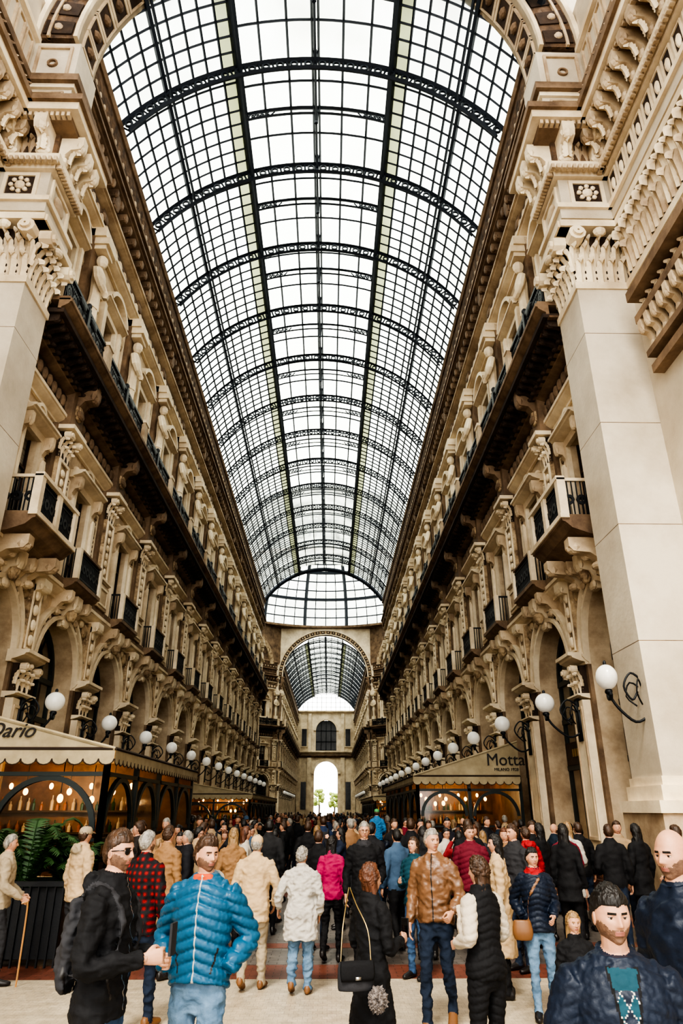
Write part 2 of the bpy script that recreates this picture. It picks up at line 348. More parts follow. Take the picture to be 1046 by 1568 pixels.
bay_me=build_bay().mesh('gallery_bay'); bay_np=build_bay(False).mesh('gallery_bay_plain')
pm=MB(); build_pil(pm,0); pil_me=pm.mesh('gallery_pilaster')
Y0=13.0; NB=14; YC0=Y0+NB*B   # 77.4
OR=18.3; YCC=YC0+OR; YF0=YCC+OR; NF=13; YE=YF0+NF*B
WL=empty('wall_left'); WR=empty('wall_right')
def wallrun(par,side,y0,n,near=False):
    for k in range(n):
        y=y0+B*(k+.5); rz=0 if side<0 else pi
        if near and k==0:
            place(bay_np if side<0 else bay_me,'bay_1',(side*7.25,15.85,0),rz,par,(1,3.5/B,1)); continue
        place(bay_me,'bay_%d'%(k+1),(side*7.25,y,0),rz,par)
    if side<0 or not near: place(pil_me,'pilaster_end',(side*7.25,y0+(n*B if side<0 else 0),0),0 if side<0 else pi,par)
# larger stone balcony of the first bay
bb=MB()
bb.prof([(0,7.55),(.5,7.6),(.9,7.75),(1.05,7.9),(1.12,7.92),(1.12,8.08),(0,8.08)],-1.25,1.25,ST2)
bb.prof([(.95,7.98),(1.16,7.98),(1.16,8.1),(.95,8.1)],-1.3,1.3,STL)
for s in (-1,1):
    console(bb,s*.85-.15,s*.85+.15,0,6.85,7.6,.95,ST); bb.box(.92,1.12,s*1.14-.1,s*1.14+.1,8.08,9.05,STL); bb.box(0,1.1,s*1.16-.04,s*1.16+.04,8.98,9.06,STL)
    for i in range(8): bb.box(.08+i*.11,.105+i*.11,s*1.16-.015,s*1.16+.015,8.08,9.0,IRON)
    for i in range(3): bb.M=Matrix.Translation((.25+i*.3,s*1.16,8.5))@Matrix.Rotation(pi/2,4,'Z'); bb.band(0,0,.06,.13,0,2*pi,10,-.02,.02,IRON); bb.M=Matrix()
bb.box(.92,1.14,-1.24,1.24,9.0,9.1,STL); bb.box(.92,1.12,-.1,.1,8.08,9.05,STL)
for i in range(26): y=-1.05+i*.084; bb.box(1.01,1.04,y-.014,y+.014,8.08,9.0,IRON)
for i in range(7): bb.band(-.93+i*.31,8.5,.07,.14,0,2*pi,10,1.0,1.05,IRON)
for z in (8.16,8.84): bb.box(1.0,1.05,-1.05,1.05,z,z+.04,IRON)
bb_me=bb.mesh('stone_balcony')
for s,p in ((-1,WL),(1,WR)):
    wallrun(p,s,Y0,NB,True); wallrun(p,s,YF0,NF)
    place(bb_me,'balcony_1',(s*7.25,15.9,.25),0 if s<0 else pi,p)
    b=MB()
    for (a,c) in ((Y0,YC0),(YF0,YE)):
        x0,x1=sorted((s*9.4,s*10.0)); b.box(x0,x1,a,c,0,24.4,ST2)
        x0,x1=sorted((s*9.3,s*9.4)); b.box(x0,x1,a,c,0,3.4,SHOP); b.box(x0,x1,a,c,3.4,8,WOODW)
        x0,x1=sorted((s*7.7,s*10)); b.box(x0,x1,a,c,24.0,24.35,ST2)
        b.box(x0,x1,c-.1,c,0,24,ST2); b.box(min(s*7.9,s*9.4),max(s*7.9,s*9.4),a,c,7.6,7.8,WOOD)
    b.obj('building_core',p)
WO=empty('wall_octagon')
for q in (45,135,225,315):
    a=math.radians(q); c=Vector((0,YCC,0)); nrm=Vector((math.cos(a),math.sin(a),0)); tan=Vector((-nrm.y,nrm.x,0))
    for k in (-1,0,1):
        p=c+nrm*OR+tan*(k*B); place(bay_me,'bay',p,a+pi,WO)
    place(pil_me,'pilaster_end',c+nrm*OR+tan*(-1.5*B),a+pi,WO)
    b=MB(); b.M=Matrix.Translation(c)@Matrix.Rotation(a,4,'Z')
    b.box(OR+1,OR+1.5,-8,8,0,24,BR); b.box(OR,OR+.6,6.9,7.8,0,24,STL);b.box(OR,OR+.6,-7.8,-6.9,0,24,STL)
    b.box(OR-.1,OR+1,-7.6,7.6,24,30.2,ST2); b.M=b.M@Matrix.Translation((OR-.1,0,0))@Matrix.Rotation(pi,4,'Z')
    b.band(0,23.2,5.2,6.0,.1,pi-.1,24,0,.4,CV); b.band(0,23.2,0.1,5.2,.1,pi-.1,24,0,.1,CVB)
    b.obj('upper_wall',WO)
def arch_mesh(r,w,zc,W,zt,d,sof=False):
    b=MB(); b.archwall(r,0,zc,W,zt,-d,0,40,STP if sof else STL)
    b.band(0,zc,r,r+.12,0,pi,40,-d,.12,STL); b.band(0,zc,r+.12,r+w-.15,0,pi,40,-.1,.05,CVB if sof else CV); b.band(0,zc,r+w-.15,r+w,0,pi,40,-.1,.18,STL)
    n=26
    for i in range(n):
        a=pi*(i+.5)/n; da=pi/n*.32
        b.band(0,zc,r+.2,r+w-.22,a-da,a+da,2,0,.09,BR); b.ell((.1,(r+w/2)*math.cos(a),zc+(r+w/2)*math.sin(a)),(.08,.13,.13),ST,8,5)
        if sof:
            b.band(0,zc,r-.03,r+.05,a-da*1.2,a+da*1.2,2,-d+.25,-.25,BR)
            for x in (-d+.2,-.26): b.band(0,zc,r-.07,r+.05,a-da*1.3,a+da*1.3,2,x,x+.06,ST)
            for t in (-1,1): b.band(0,zc,r-.07,r+.05,a+t*da*1.3-.008,a+t*da*1.3+.008,1,-d+.2,-.2,ST)
            b.ell((-d/2,(r-.05)*math.cos(a),zc+(r-.05)*math.sin(a)),(.2,.14,.14),ST2,8,5)
    if sof: b.band(0,zc,r+w-.45,r+w-.37,0,pi,60,0,.13,ST)
    return b
ca=arch_mesh(7.0,.85,22.0,7.7,30.2,.8)
for q in (90,0,180):
    a=math.radians(q); 
    place(ca.mesh('crossing_arch') if q==90 else D.meshes['crossing_arch'],'arch',(math.cos(a)*OR,YCC+math.sin(a)*OR,0),a+pi,WO)
for s in (-1,1):
    b=MB()
    place(bay_me,'bay_side',(s*(OR+2.3),YCC-7.25,0),pi/2,WO); place(bay_me,'bay_side',(s*(OR+2.3),YCC+7.25,0),-pi/2,WO)
    b.box(s*23-.2,s*23+.2,YCC-8,YCC+8,0,28,ST2); b.obj('side_arm_end',WO)
# dome
dm=MB(); DR=18.3; DZ=30.4; DH=15.5
def dpt(t,a,off=0): return ((DR+off)*math.cos(t)*math.cos(a),YCC+(DR+off)*math.cos(t)*math.sin(a),DZ+(DH+off)*math.sin(t))
for i in range(16):
    a=2*pi*(i+.5)/16; bar(dm,[dpt(t*1.45/16,a,-.2) for t in range(17)],.4,.5,RIBM,ref=(-math.sin(a),math.cos(a),0))
    for k in (1,2,3): 
        aa=a+2*pi/64*k; bar(dm,[dpt(t*1.45/16,aa) for t in range(17)],.11,.12,RIBM,ref=(-math.sin(a),math.cos(a),0))
for j in range(1,15):
    t=1.45*j/15; w=.42 if j%3==0 else .16
    dm.M=Matrix.Translation((0,YCC,DZ+DH*math.sin(t)))@Matrix.Rotation(-pi/2,4,'Y')
    r=DR*math.cos(t); dm.band(0,0,r-w,r+.02,0,2*pi,64,-w/2,w/2,RIBM); dm.M=Matrix()
vs=[];fs=[]
for j in range(13):
    for i in range(48): vs.append(dpt(1.45*j/12,2*pi*i/48))
for j in range(12):
    for i in range(48): fs.append((j*48+i,j*48+(i+1)%48,(j+1)*48+(i+1)%48,(j+1)*48+i))
dm.add(vs,fs,GLV)
dm.M=Matrix.Translation((0,YCC,30.2))@Matrix.Rotation(-pi/2,4,'Y')
dm.band(0,0,DR-.5,DR+1.8,0,2*pi,64,-.1,.25,ST2); dm.M=Matrix()
dm.obj('glass_dome')
# ------------------------------------------------------------ vault
VZ=19.95; VR=8.3; A1=math.asin(7.0/VR); A0=math.asin(2.95/VR)
def vp(x_ang,y,r=VR): return (r*math.sin(x_ang),y,VZ+r*math.cos(x_ang))
def build_vault():
    mb=MB()
    def arc(a,b,n,y,r,w,h,m=RIBM): bar(mb,[vp(a+(b-a)*i/n,y,r) for i in range(n+1)],w,h,m,ref=(0,1,0))
    arc(-A1,A1,36,0,VR-.06,.17,.08); arc(-A1,A1,36,0,VR-.5,.14,.07)
    n=30
    for i in range(n):
        a=-A1+2*A1*i/n
        bar(mb,[vp(a,0,VR-.06),vp(a,0,VR-.5)],.07,.06,RIBM,ref=(0,1,0))
        a=-A1+2*A1*(i+.5)/n; c=vp(a,0,VR-.28); mb.M=Matrix.Translation(c)@Matrix.Rotation(-pi/2,4,'Z'); mb.band(0,0,.10,.16,0,2*pi,10,-.04,.04,RIBM); mb.M=Matrix()
    nt=8
    for k in range(1,nt):
        y=B*k/nt
        for s in (-1,1): arc(s*A0,s*A1,10,y,VR,.07,.07)
    for k in range(1,4):
        y=B*k/4; arc(-A0,A0,10,y,VR+.45,.08 if k!=2 else .13,.08)
    arc(-A0,A0,10,B/2,VR+.12,.09,.06)
    for s in (-1,1):
        for i in range(5):
            a=s*(A0-.02-i*.028); bar(mb,[vp(a,B/2,VR+.1),vp(a-s*.03,B/2,VR+.45-.03*i)],.06,.05,RIBM,ref=(0,1,0))
            mb.M=Matrix.Translation(vp(s*(A0-.03-i*.024),B/2,VR+.3-.03*i))@Matrix.Rotation(-pi/2,4,'Z'); mb.band(0,0,.04,.08,0,2*pi,8,-.03,.03,RIBM); mb.M=Matrix()
    ns=9
    for s in (-1,1):
        for k in range(ns+1):
            a=s*(A0+(A1-A0)*k/ns); w=.07
            if k==0: w=.2
            elif k==5: w=.14
            elif k==ns: w=.18
            bar(mb,[vp(a,0,VR-.02),vp(a,B,VR-.02)],w,w,RIBM)
            if k in(0,5): bar(mb,[vp(a,0,VR-.4),vp(a,B,VR-.4)],.08,.08,RIBM)
        a2=s*A0*.93
        bar(mb,[vp(a2,0,VR+.45),vp(a2,B,VR+.45)],.12,.12,RIBM)
        mb.quad(vp(s*A0,0),vp(s*A0,B),vp(a2,B,VR+.45),vp(a2,0,VR+.45),GLS)
        a3=s*(A0+(A1-A0)/ns)
        mb.quad(vp(s*A0,0,VR+.01),vp(s*A0,B,VR+.01),vp(a3,B,VR+.01),vp(a3,0,VR+.01),GLS)
        for k in (1,2): 
            a=s*A0*k/3; bar(mb,[vp(a,0,VR+.45),vp(a,B,VR+.45)],.07,.08,RIBM)
    for q in (-.014,.014): bar(mb,[vp(q,0,VR+.42),vp(q,B,VR+.42)],.07,.12,RIBM)
    bar(mb,[vp(0,0,VR-.35),vp(0,B,VR-.35)],.07,.08,RIBM)
    for y in (0,B/2): bar(mb,[vp(0,y,VR-.5),vp(0,y,VR+.5)],.12,.12,RIBM)
    def sheet(a,b,n,r):
        vs=[];fs=[]
        for i in range(n+1): vs+=[vp(a+(b-a)*i/n,0,r),vp(a+(b-a)*i/n,B,r)]
        for i in range(n): fs.append((2*i,2*i+1,2*i+3,2*i+2))
        mb.add(vs,fs,GLV)
    sheet(A0,A1,9,VR+.03);sheet(-A1,-A0,9,VR+.03);sheet(-A0*.93,A0*.93,8,VR+.5)
    return mb
v_me=build_vault().mesh('vault_bay')
VA=empty('glass_vault_ceiling')
for k in range(NB): place(v_me,'vault_bay_%d'%k,(0,Y0-.6+B*k,0),0,VA)
for k in range(NF): place(v_me,'vault_far_%d'%k,(0,YF0+B*k,0),0,VA)
b=MB(); b.M=Matrix.Translation((0,YC0-.5,0)); bar(b,[vp(-A1+2*A1*i/30,0,VR-.2) for i in range(31)],.3,.35,RIBM,ref=(0,1,0)); b.obj('vault_end_rib',VA)
# ------------------------------------------------------------ near triumphal arch and piers
EA=empty('entrance_arch')
b=arch_mesh(6.7,1.25,22.4,9.0,32,1.3,True); b.obj('arch',EA,loc=(0,12.8,0),rz=-pi/2)
b=MB(); b.box(-10,10,-5,12.8,31.5,32,ST2)
for y in (-3,1,5,9): b.box(-9,9,y,y+.6,30.9,31.5,ST)
b.obj('ceiling',EA)
STK=[(15.3,15.55,.10,STL),(15.55,15.85,.16,STP),(15.85,16.0,.24,STL),(16.0,17.0,.05,STP),(17.0,17.15,.18,STL),(17.15,17.4,.3,STL),(17.4,18.35,.08,CVB),(18.35,18.5,.5,ST2),(18.5,18.75,.72,STL),(18.75,18.95,.82,ST2),(18.95,20.1,.1,STP),(20.1,20.25,.18,STL),(20.25,20.5,.3,ST2),(20.5,22.2,.02,STP),(22.2,22.4,.15,STL)]
for s in (-1,1):
    b=MB(); b.M=Matrix.Diagonal((s,1,1,1))
    X=6.6;YA=12.8;YB=14.1;XO=7.9
    b.box(X-.02,XO,YA-.02,YB,2.5,13.5,STP)
    b.box(X-.22,XO+.1,YA-.22,YB+.2,0,1.9,ST); b.box(X-.3,XO+.1,YA-.3,YB+.25,0,.6,ST)
    b.box(X-.26,XO+.1,YA-.26,YB+.2,1.9,2.1,STL); b.box(X-.12,XO+.05,YA-.12,YB+.1,2.1,2.35,STL);b.box(X-.06,XO,YA-.06,YB+.05,2.35,2.5,STL)
    for z in (4.9,7.3,9.7,12.1): b.box(X-.021,XO,YA-.021,YB+.001,z,z+.015,ST2)
    b.box(X-.06,XO,YA-.06,YB+.05,13.4,13.6,STL)
    b.box(X,XO,YA,YB,13.5,15.3,BR)
    base=b.M.copy()
    def front(): b.M=base@Matrix.Translation((0,YA,0))@Matrix.Rotation(-pi/2,4,'Z')
    def inner(): b.M=base@Matrix.Translation((X,0,0))@Matrix.Rotation(pi,4,'Z')
    front(); capital_face(b,X,XO,0,13.6,15.1,.5,STL,5); b.box(-.01,.35,X-.3,XO,15.1,15.3,STL)
    inner(); capital_face(b,-YB,-YA,0,13.6,15.1,.5,STL,5); b.box(-.01,.35,-YB-.1,-YA+.3,15.1,15.3,STL)
    b.M=base
    for z0,z1,p,m in STK:
        if z0<22.2: b.box(X-p,9.6,YA-p,YB+p*.6,z0,z1,m); 
        b.box(XO-p,9.6,-4,YA,z0,z1,m)
    front()
    frame_rect(b,.05,X+.2,X+1.1,16.08,16.92,.1,.06,STL); b.box(.05,.07,X+.3,X+1.0,16.18,16.82,BR); b.ell((.08,X+.65,16.5),(.1,.14,.14),STL,10,6)
    for i in range(8):
        a=pi*i/4; b.ell((.1,X+.65+.22*math.cos(a),16.5+.22*math.sin(a)),(.05,.07,.07),STL,6,4)
    for yy in (X+.2,X+1.05):
        console(b,yy-.16,yy+.16,.06,17.45,18.4,.62,STL); leaf(b,.35,yy,17.5,.26,.45,.3,STL)
    for i in range(3): leaf(b,.06,X+.42+i*.2,17.5,.22,.7,.22,ST)
    b.band(X+.65,19.5,.24,.32,0,2*pi,20,.1,.18,ST2); b.ell((.1,X+.65,19.5),(.06,.17,.17),STL,12,6); frame_rect(b,.1,X+.1,X+1.2,19.05,20.0,.06,.04,ST)
    frame_rect(b,.02,X+.15,X+1.15,20.65,22.0,.08,.06,ST); b.band(X+.65,21.3,.1,.15,0,2*pi,12,.02,.08,ST2)
    for i in range(11): b.box(.3,.42,X-.3+i*.14,X-.22+i*.14,17.02,17.16,ST)
    for i in range(14): b.box(.5,.64,X-.5+i*.14,X-.42+i*.14,18.36,18.5,ST)
    inner()
    for yy in (-YA-.15,-YA-.65,-YA-1.15): console(b,yy-.13,yy+.13,.06,17.45,18.4,.62,STL); leaf(b,.35,yy,17.5,.22,.45,.3,STL)
    b.ell((.06,-YA-.65,16.5),(.08,.3,.28),ST,10,6)
    frame_rect(b,.05,-YB+.1,-YA-.1,16.08,16.92,.1,.06,STL)
    for i in range(14): b.box(.2,.34,-YA+.1-i*.11,-YA+.16-i*.11,17.02,17.14,ST)
    b.M=base@Matrix.Translation((XO,0,0))@Matrix.Rotation(pi,4,'Z')
    for i in range(24):
        yy=-12.4+i*.5; console(b,yy-.11,yy+.11,.06,17.5,18.4,.6,ST); leaf(b,.35,yy,17.55,.2,.4,.3,STL)
        b.ell((.1,yy+.25,17.9),(.06,.08,.25),STL)
        leaf(b,.6,yy,18.95,.26,.28,.2,ST2); leaf(b,.6,yy+.25,18.95,.2,.2,.2,ST)
        b.box(.05,.07,yy-.19,yy+.19,16.1,16.9,BR); frame_rect(b,.05,yy-.2,yy+.2,16.08,16.92,.05,.05,STL); b.ell((.08,yy,16.5),(.06,.09,.2),STL)
        b.band(yy,19.5,.12,.17,0,2*pi,12,.1,.16,ST2); b.ell((.1,yy,19.5),(.05,.09,.09),STL,8,5)
        frame_rect(b,.02,yy-.2,yy+.2,20.65,22.0,.05,.06,ST)
    for i in range(80): b.box(.25,.36,-12.75+i*.15,-12.67+i*.15,17.02,17.15,ST); b.box(.5,.62,-12.75+i*.15,-12.67+i*.15,18.37,18.5,ST)
    b.box(0,.02,-12.8,4,13.6,15.1,BR)
    for i in range(30):
        leaf(b,.05,-12.5+i*.4,13.7,.42,1.25,.34,STL); leaf(b,.06,-12.3+i*.4,13.65,.40,.8,.28,ST); leaf(b,.1,-12.3+i*.4,14.3,.3,.6,.3,STL)
    b.box(-.6,0,-12.8,4,0,24,STP); b.box(0,.12,-12.8,4,13.4,13.6,STL); b.box(0,.25,-12.8,4,15.1,15.3,STL)
    b.box(-.6,.1,-12.8,4,0,2.2,ST)
    for (z0,z1,p) in ((10.6,10.8,.25),(11.0,11.15,.3),(11.15,11.9,.12),(11.9,12.1,.4),(12.1,12.5,.15),(12.5,12.75,.5)):
        b.box(0,p,-12.2,-9.5,z0,z1,BR if p<.2 else ST2)
    for i in range(9): console(b,-12.15+i*.3,-12.0+i*.3,.1,11.2,11.9,.3,ST); b.ell((.18,-12.05+i*.3,12.3),(.06,.1,.16),STL); leaf(b,.15,-12.05+i*.3,12.12,.22,.35,.15,ST)
    b.obj('pier',EA)
# ------------------------------------------------------------ far end wall
b=MB(); b.M=Matrix.Translation((0,YE,0))@Matrix.Rotation(-pi/2,4,'Z')
b.archwall(2.8,0,9.8,7.4,14,-1,0,20,STL); b.box(-1,0,-7.4,-2.8,0,9.8,STL);b.box(-1,0,2.8,7.4,0,9.8,STL)
b.box(-1,0,-7.4,-2.5,14,19.6,STL);b.box(-1,0,2.5,7.4,14,19.6,STL);b.box(-1,0,-2.5,2.5,14,15,STL);b.archwall(2.5,0,19.6,7.4,24.4,-1,0,16,STL)
b.band(0,19.6,2.5,3.0,0,pi,16,0,.3,STL);b.band(0,9.8,2.8,3.5,0,pi,16,0,.35,STL)
for z in (13.4,14.2,23.6): molding(b,0,z,z+.6,.8,-7.4,7.4,ST2 if z<14 else STL)
for y in (-6.6,-4,4,6.6):
    b.box(0,.5,y-.5,y+.5,0,13.4,STL);b.box(0,.4,y-.4,y+.4,14.8,23.6,STL)
for s in (-1,1):
    b.box(0.02,.1,s*5.3-.6,s*5.3+.6,16,20,WINP); frame_rect(b,.05,s*5.3-.8,s*5.3+.8,15.8,20.2,.2,.2,STL); b.box(.02,.1,s*5.3-.6,s*5.3+.6,2,8,WINP)
for y in (-1.2,0,1.2): b.box(-.5,-.3,y-.1,y+.1,15,22,IRON)
for z in (15,17,19.5): b.box(-.5,-.3,-2.5,2.5,z,z+.2,IRON)
b.box(-.7,-.65,-2.5,2.5,15,22,WINP)
for i in range(-5,6): x=i*1.15; z1=VZ+math.sqrt(max(VR**2-x*x,0)); b.box(-.3,-.2,x-.05,x+.05,24.2,z1,RIBM)
for z in (25.2,26.3,27.4): w=math.sqrt(VR**2-(z-VZ)**2); b.box(-.3,-.2,-w,w,z,z+.08,RIBM)
b.obj('wall_back')
GR=mat('foliage_green',(.30,.36,.08),.8,.6,8,(.12,.17,.04),3,bd=.1)
for (x,y,h) in ((-2.3,235,8.5),(2.6,240,7.5),(6.5,236,8)):
    b=MB(); tube(b,[(0,0,0),(.1,0,h*.3),(0,0,h*.5)],.25,WOOD); 
    for i in range(34): b.ell((random.uniform(-1.6,1.6),random.uniform(-1.3,1.3),h*random.uniform(.4,.9)),(.6,.6,.55),GR,8,6)
    b.obj('tree',loc=(x,y,0))
# ------------------------------------------------------------ floor
def floormat(name,c1,c2,mortar,sc,bw=.5,rh=.25):
    m=D.materials.new(name); m.use_nodes=True; nt=m.node_tree;N=nt.nodes;L=nt.links;b=N['Principled BSDF']; b.inputs['Roughness'].default_value=.38
    g=N.new('ShaderNodeNewGeometry'); br=N.new('ShaderNodeTexBrick'); br.inputs['Scale'].default_value=sc; br.inputs['Color1'].default_value=(*c1,1); br.inputs['Color2'].default_value=(*c2,1); br.inputs['Mortar'].default_value=(*mortar,1)
    br.inputs['Brick Width'].default_value=bw; br.inputs['Row Height'].default_value=rh; br.inputs['Mortar Size'].default_value=.012
    n=N.new('ShaderNodeTexNoise'); n.inputs['Scale'].default_value=6; n.inputs['Detail'].default_value=8; mx=N.new('ShaderNodeMix'); mx.data_type='RGBA'; mx.blend_type='MULTIPLY'; mx.inputs[0].default_value=.6
    n5=N.new('ShaderNodeTexNoise'); n5.inputs['Scale'].default_value=45; n5.inputs['Detail'].default_value=3; mx2=N.new('ShaderNodeMix'); mx2.data_type='RGBA'; mx2.blend_type='MULTIPLY'; mx2.inputs[0].default_value=.5
    L.new(g.outputs['Position'],n5.inputs['Vector'])
    L.new(g.outputs['Position'],br.inputs['Vector']);L.new(g.outputs['Position'],n.inputs['Vector']);L.new(br.outputs['Color'],mx.inputs[6]);L.new(n.outputs['Fac'],mx.inputs[7])
    L.new(mx.outputs[2],mx2.inputs[6]); L.new(n5.outputs['Fac'],mx2.inputs[7]); L.new(mx2.outputs[2],b.inputs['Base Color']); return m
FG=floormat('floor_grey',(.32,.28,.25),(.24,.21,.19),(.08,.06,.05),2)
FC=floormat('floor_cream',(.90,.77,.58),(.80,.67,.49),(.55,.45,.33),5,.5,.5)
FR=floormat('floor_red',(.40,.14,.095),(.32,.11,.07),(.10,.05,.03),2.5)
b=MB(); b.box(-40,40,-15,300,-.1,0,FG); b.obj('floor')
b=MB(); b.box(-7.4,7.4,-6,10.2,0,.004,FC); b.obj('trim_1')
b=MB()
for y in (10.2,12.3,19,30,41,52,63,120,140,160): b.box(-7.2,7.2,y,y+(.85 if y!=12.3 else .4),0,.005,FR)
for s in (-1,1): b.box(min(s*6.2,s*6.8),max(s*6.2,s*6.8),11.1,77,0,.005,FR)
b.obj('trim_2')
# ------------------------------------------------------------ lamps
lm=MB()
tube(lm,[(.3,0,3.7),(.6,0,3.6),(.95,0,3.85),(1.12,0,4.1)],.028,IRON,6,4,ref=(0,1,0)); tube(lm,[(.3,0,4.35),(.55,0,4.5),(.75,0,4.25),(.6,0,4.0),(.45,0,4.15)],.022,IRON,6,4,ref=(0,1,0))
lm.box(.28,.34,-.12,.12,3.5,4.5,IRON); lm.band(0,4.08,.0,.1,0,2*pi,10,1.08,1.14,IRON); lm.ell((1.12,0,4.15),(.09,.09,.06),IRON)
for sg in (-1,1): tube(lm,[(.34,0,4.2),(.5,sg*.2,4.35),(.6,sg*.25,4.1),(.45,sg*.12,3.9)],.018,IRON,5,3,ref=(0,0,1))
lm.ell((1.12,0,4.42),(.235,.235,.235),LAMPG,24,16); lm.ell((1.12,0,4.68),(.04,.04,.06),IRON)
lme=lm.mesh('wall_lamp',True)
for s in (-1,1):
    for k in range(0,NB+1):
        if k==0:
            if s<0: continue
            place(lme,'wall_lamp',(6.9,13.1,-.15),pi,None,(.82,1,1)); continue
        place(lme,'wall_lamp',(s*7.25,Y0+B*k,0),0 if s<0 else pi)
    for k in range(0,8): place(lme,'wall_lamp',(s*7.25,YF0+B*k,0),0 if s<0 else pi)
# ------------------------------------------------------------ cafes
def cafe(name,xw,xe,y0,y1,ze=2.95,zw=3.95,text=None):
    par=empty(name,(0,0,0)); b=MB(); s=1 if xe>xw else -1
    b.add([(xe,y0,ze),(xe,y1,ze),(xw,y1,zw),(xw,y0,zw)],[(0,1,2,3)],CANV)
    for y in (y0,y1): b.add([(xe,y,ze),(xw,y,ze),(xw,y,zw)],[(0,1,2)],CANV)
    tube(b,[(xe,y0,ze),(xw,y0,zw)],.035,CANV,6,1,ref=(0,1,0)); tube(b,[(xe,y0,ze),(xw,y0,ze)],.03,CANVT,6,1,ref=(0,1,0)); tube(b,[(xe,y0,ze),(xe,y1,ze)],.03,CANVT,6,1)
    def val(p0,p1):
        p0=Vector(p0);p1=Vector(p1);L=(p1-p0).length;n=int(L/.26);d=(p1-p0)/n
        for i in range(n):
            a=p0+d*i; q=[]
            for k in range(7):
                t=pi*k/6; q.append(a+d*.5+d*.5*math.cos(t)-Vector((0,0,.17+.1*math.sin(t))))
            b.add([a,a+d]+q,[tuple(range(9))],CANV)
            for k in range(6): tube(b,[q[k],q[k+1]],.012,CANVT,4,1,ref=(.3,.3,.8))
    val((xe,y0-.01,ze),(xw,y0-.01,ze)); val((xe+s*.01,y0,ze),(xe+s*.01,y1,ze))
    b.obj('canopy',par)
    b=MB(); xi=xe-s*.15; yi=y0+.15
    def post(x,y): b.box(x-.05,x+.05,y-.05,y+.05,0,ze,FRAME)
    def panel(pA,pB):
        pA=Vector(pA);pB=Vector(pB);d=(pB-pA);L=d.length; b.M=Matrix.Translation(pA)@Matrix(((d.y/L,d.x/L,0,0),(-d.x/L,d.y/L,0,0),(0,0,1,0),(0,0,0,1)))
        b.box(-.04,.04,0,L,0,.85,FRAME); b.box(-.05,.05,.15,L-.15,.15,.7,FRAME); b.box(-.05,.05,0,L,.85,.92,FRAME); b.box(-.05,.05,0,L,ze-.45,ze-.38,FRAME)
        b.quad((0,0,.9),(0,L,.9),(0,L,ze-.4),(0,0,ze-.4),GLW)
        r=L/2-.08; b.band(L/2,ze-.45-r*.98,r-.09,r,0,pi,18,-.04,.04,FRAME)
        b.box(-.03,.03,L/2-.02,L/2+.02,.9,1.5,FRAME); b.box(-.03,.03,0,L,1.45,1.5,FRAME)
        b.M=Matrix()
    n=max(2,int((y1-yi)/2)); 
    for i in range(n+1): post(xi,yi+(y1-yi)*i/n)
    for i in range(n): panel((xi,yi+(y1-yi)*i/n,0),(xi,yi+(y1-yi)*(i+1)/n,0))
    m=2; xl=xw
    for i in range(m+1): post(xi+(xl-xi)*i/m,yi)
    for i in range(m): panel((xi+(xl-xi)*i/m,yi,0),(xi+(xl-xi)*(i+1)/m,yi,0))
    b.obj('frame',par)
    b=MB(); b.box(min(xw,xi),max(xw,xi),y1-.1,y1,0,ze,WOODW)
    b.box(xw-.03,xw+.03,yi,y1,0,ze+.3,WOODW)
    yy=yi+1.2; k=0
    ys=min(y1-.5,yi+4.2)
    b.box(min(xw,xi),max(xw,xi),ys,ys+.1,0,ze,WOODW)
    for z in (1.0,1.45,1.9):
        b.box(min(xw,xi)+.3,max(xw,xi)-.3,ys-.25,ys,z,z+.04,WOOD)
        nb=18
        for i in range(nb):
            bx=min(xw,xi)+.45+(abs(xw-xi)-.9)*i/(nb-1)+random.uniform(-.04,.04); hh=random.uniform(.18,.32)
            loft(b,[(bx,ys-.12,z+.04,.04,.04),(bx,ys-.12,z+.04+hh*.6,.04,.04),(bx,ys-.12,z+.04+hh*.75,.015,.015),(bx,ys-.12,z+.04+hh,.015,.015)],8,random.choice((BOT1,BOT2,BOT3)),1)
    for i in range(4):
        bx=min(xw,xi)+.6+(abs(xw-xi)-1.2)*i/3; b.ell((bx,ys-.2,2.45),(.05,.05,.07),WARM,8,6); b.ell((bx,ys-1.6,2.3),(.055,.055,.07),WARM,8,6); tube(b,[(bx,ys-1.6,ze),(bx,ys-1.6,2.37)],.008,IRON,4,1)
    while yy<y1-.5:
        for xx in (xi+(xw-xi)*.3,xi+(xw-xi)*.75):
            k+=1
            if k%2:
                tube(b,[(xx,yy,ze-.1),(xx,yy,ze-.7)],.01,IRON,4,1); b.ell((xx,yy,ze-.8),(.06,.06,.08),WARM,8,6)
            loft(b,[(xx,yy,.02,.2,.2),(xx,yy,.05,.05,.05),(xx,yy,.7,.04,.04),(xx,yy,.72,.38,.38),(xx,yy,.75,.38,.38)],12,WOOD,1)
            for t in (-1,1):
                cy=yy+t*.6
                b.box(xx-.2,xx+.2,cy-.2,cy+.2,.43,.47,WOOD); b.box(xx-.2,xx+.2,cy+t*.18-.02,cy+t*.18+.02,.47,.9,WOOD)
                for (a,c) in ((-.17,-.17),(.17,-.17),(-.17,.17),(.17,.17)): b.box(xx+a-.02,xx+a+.02,cy+c-.02,cy+c+.02,0,.43,WOOD)
        yy+=1.9
    b.obj('interior',par)
    for py in (ys-1.4,min(y1-1,ys+3.5)):
        l=D.lights.new('cafe_lamp','POINT'); l.energy=110; l.color=(1,.62,.28); l.shadow_soft_size=.15; lo=D.objects.new('cafe_lamp',l); lo.location=((xw+xi)/2,py,2.35); SC.collection.objects.link(lo); lo.parent=par
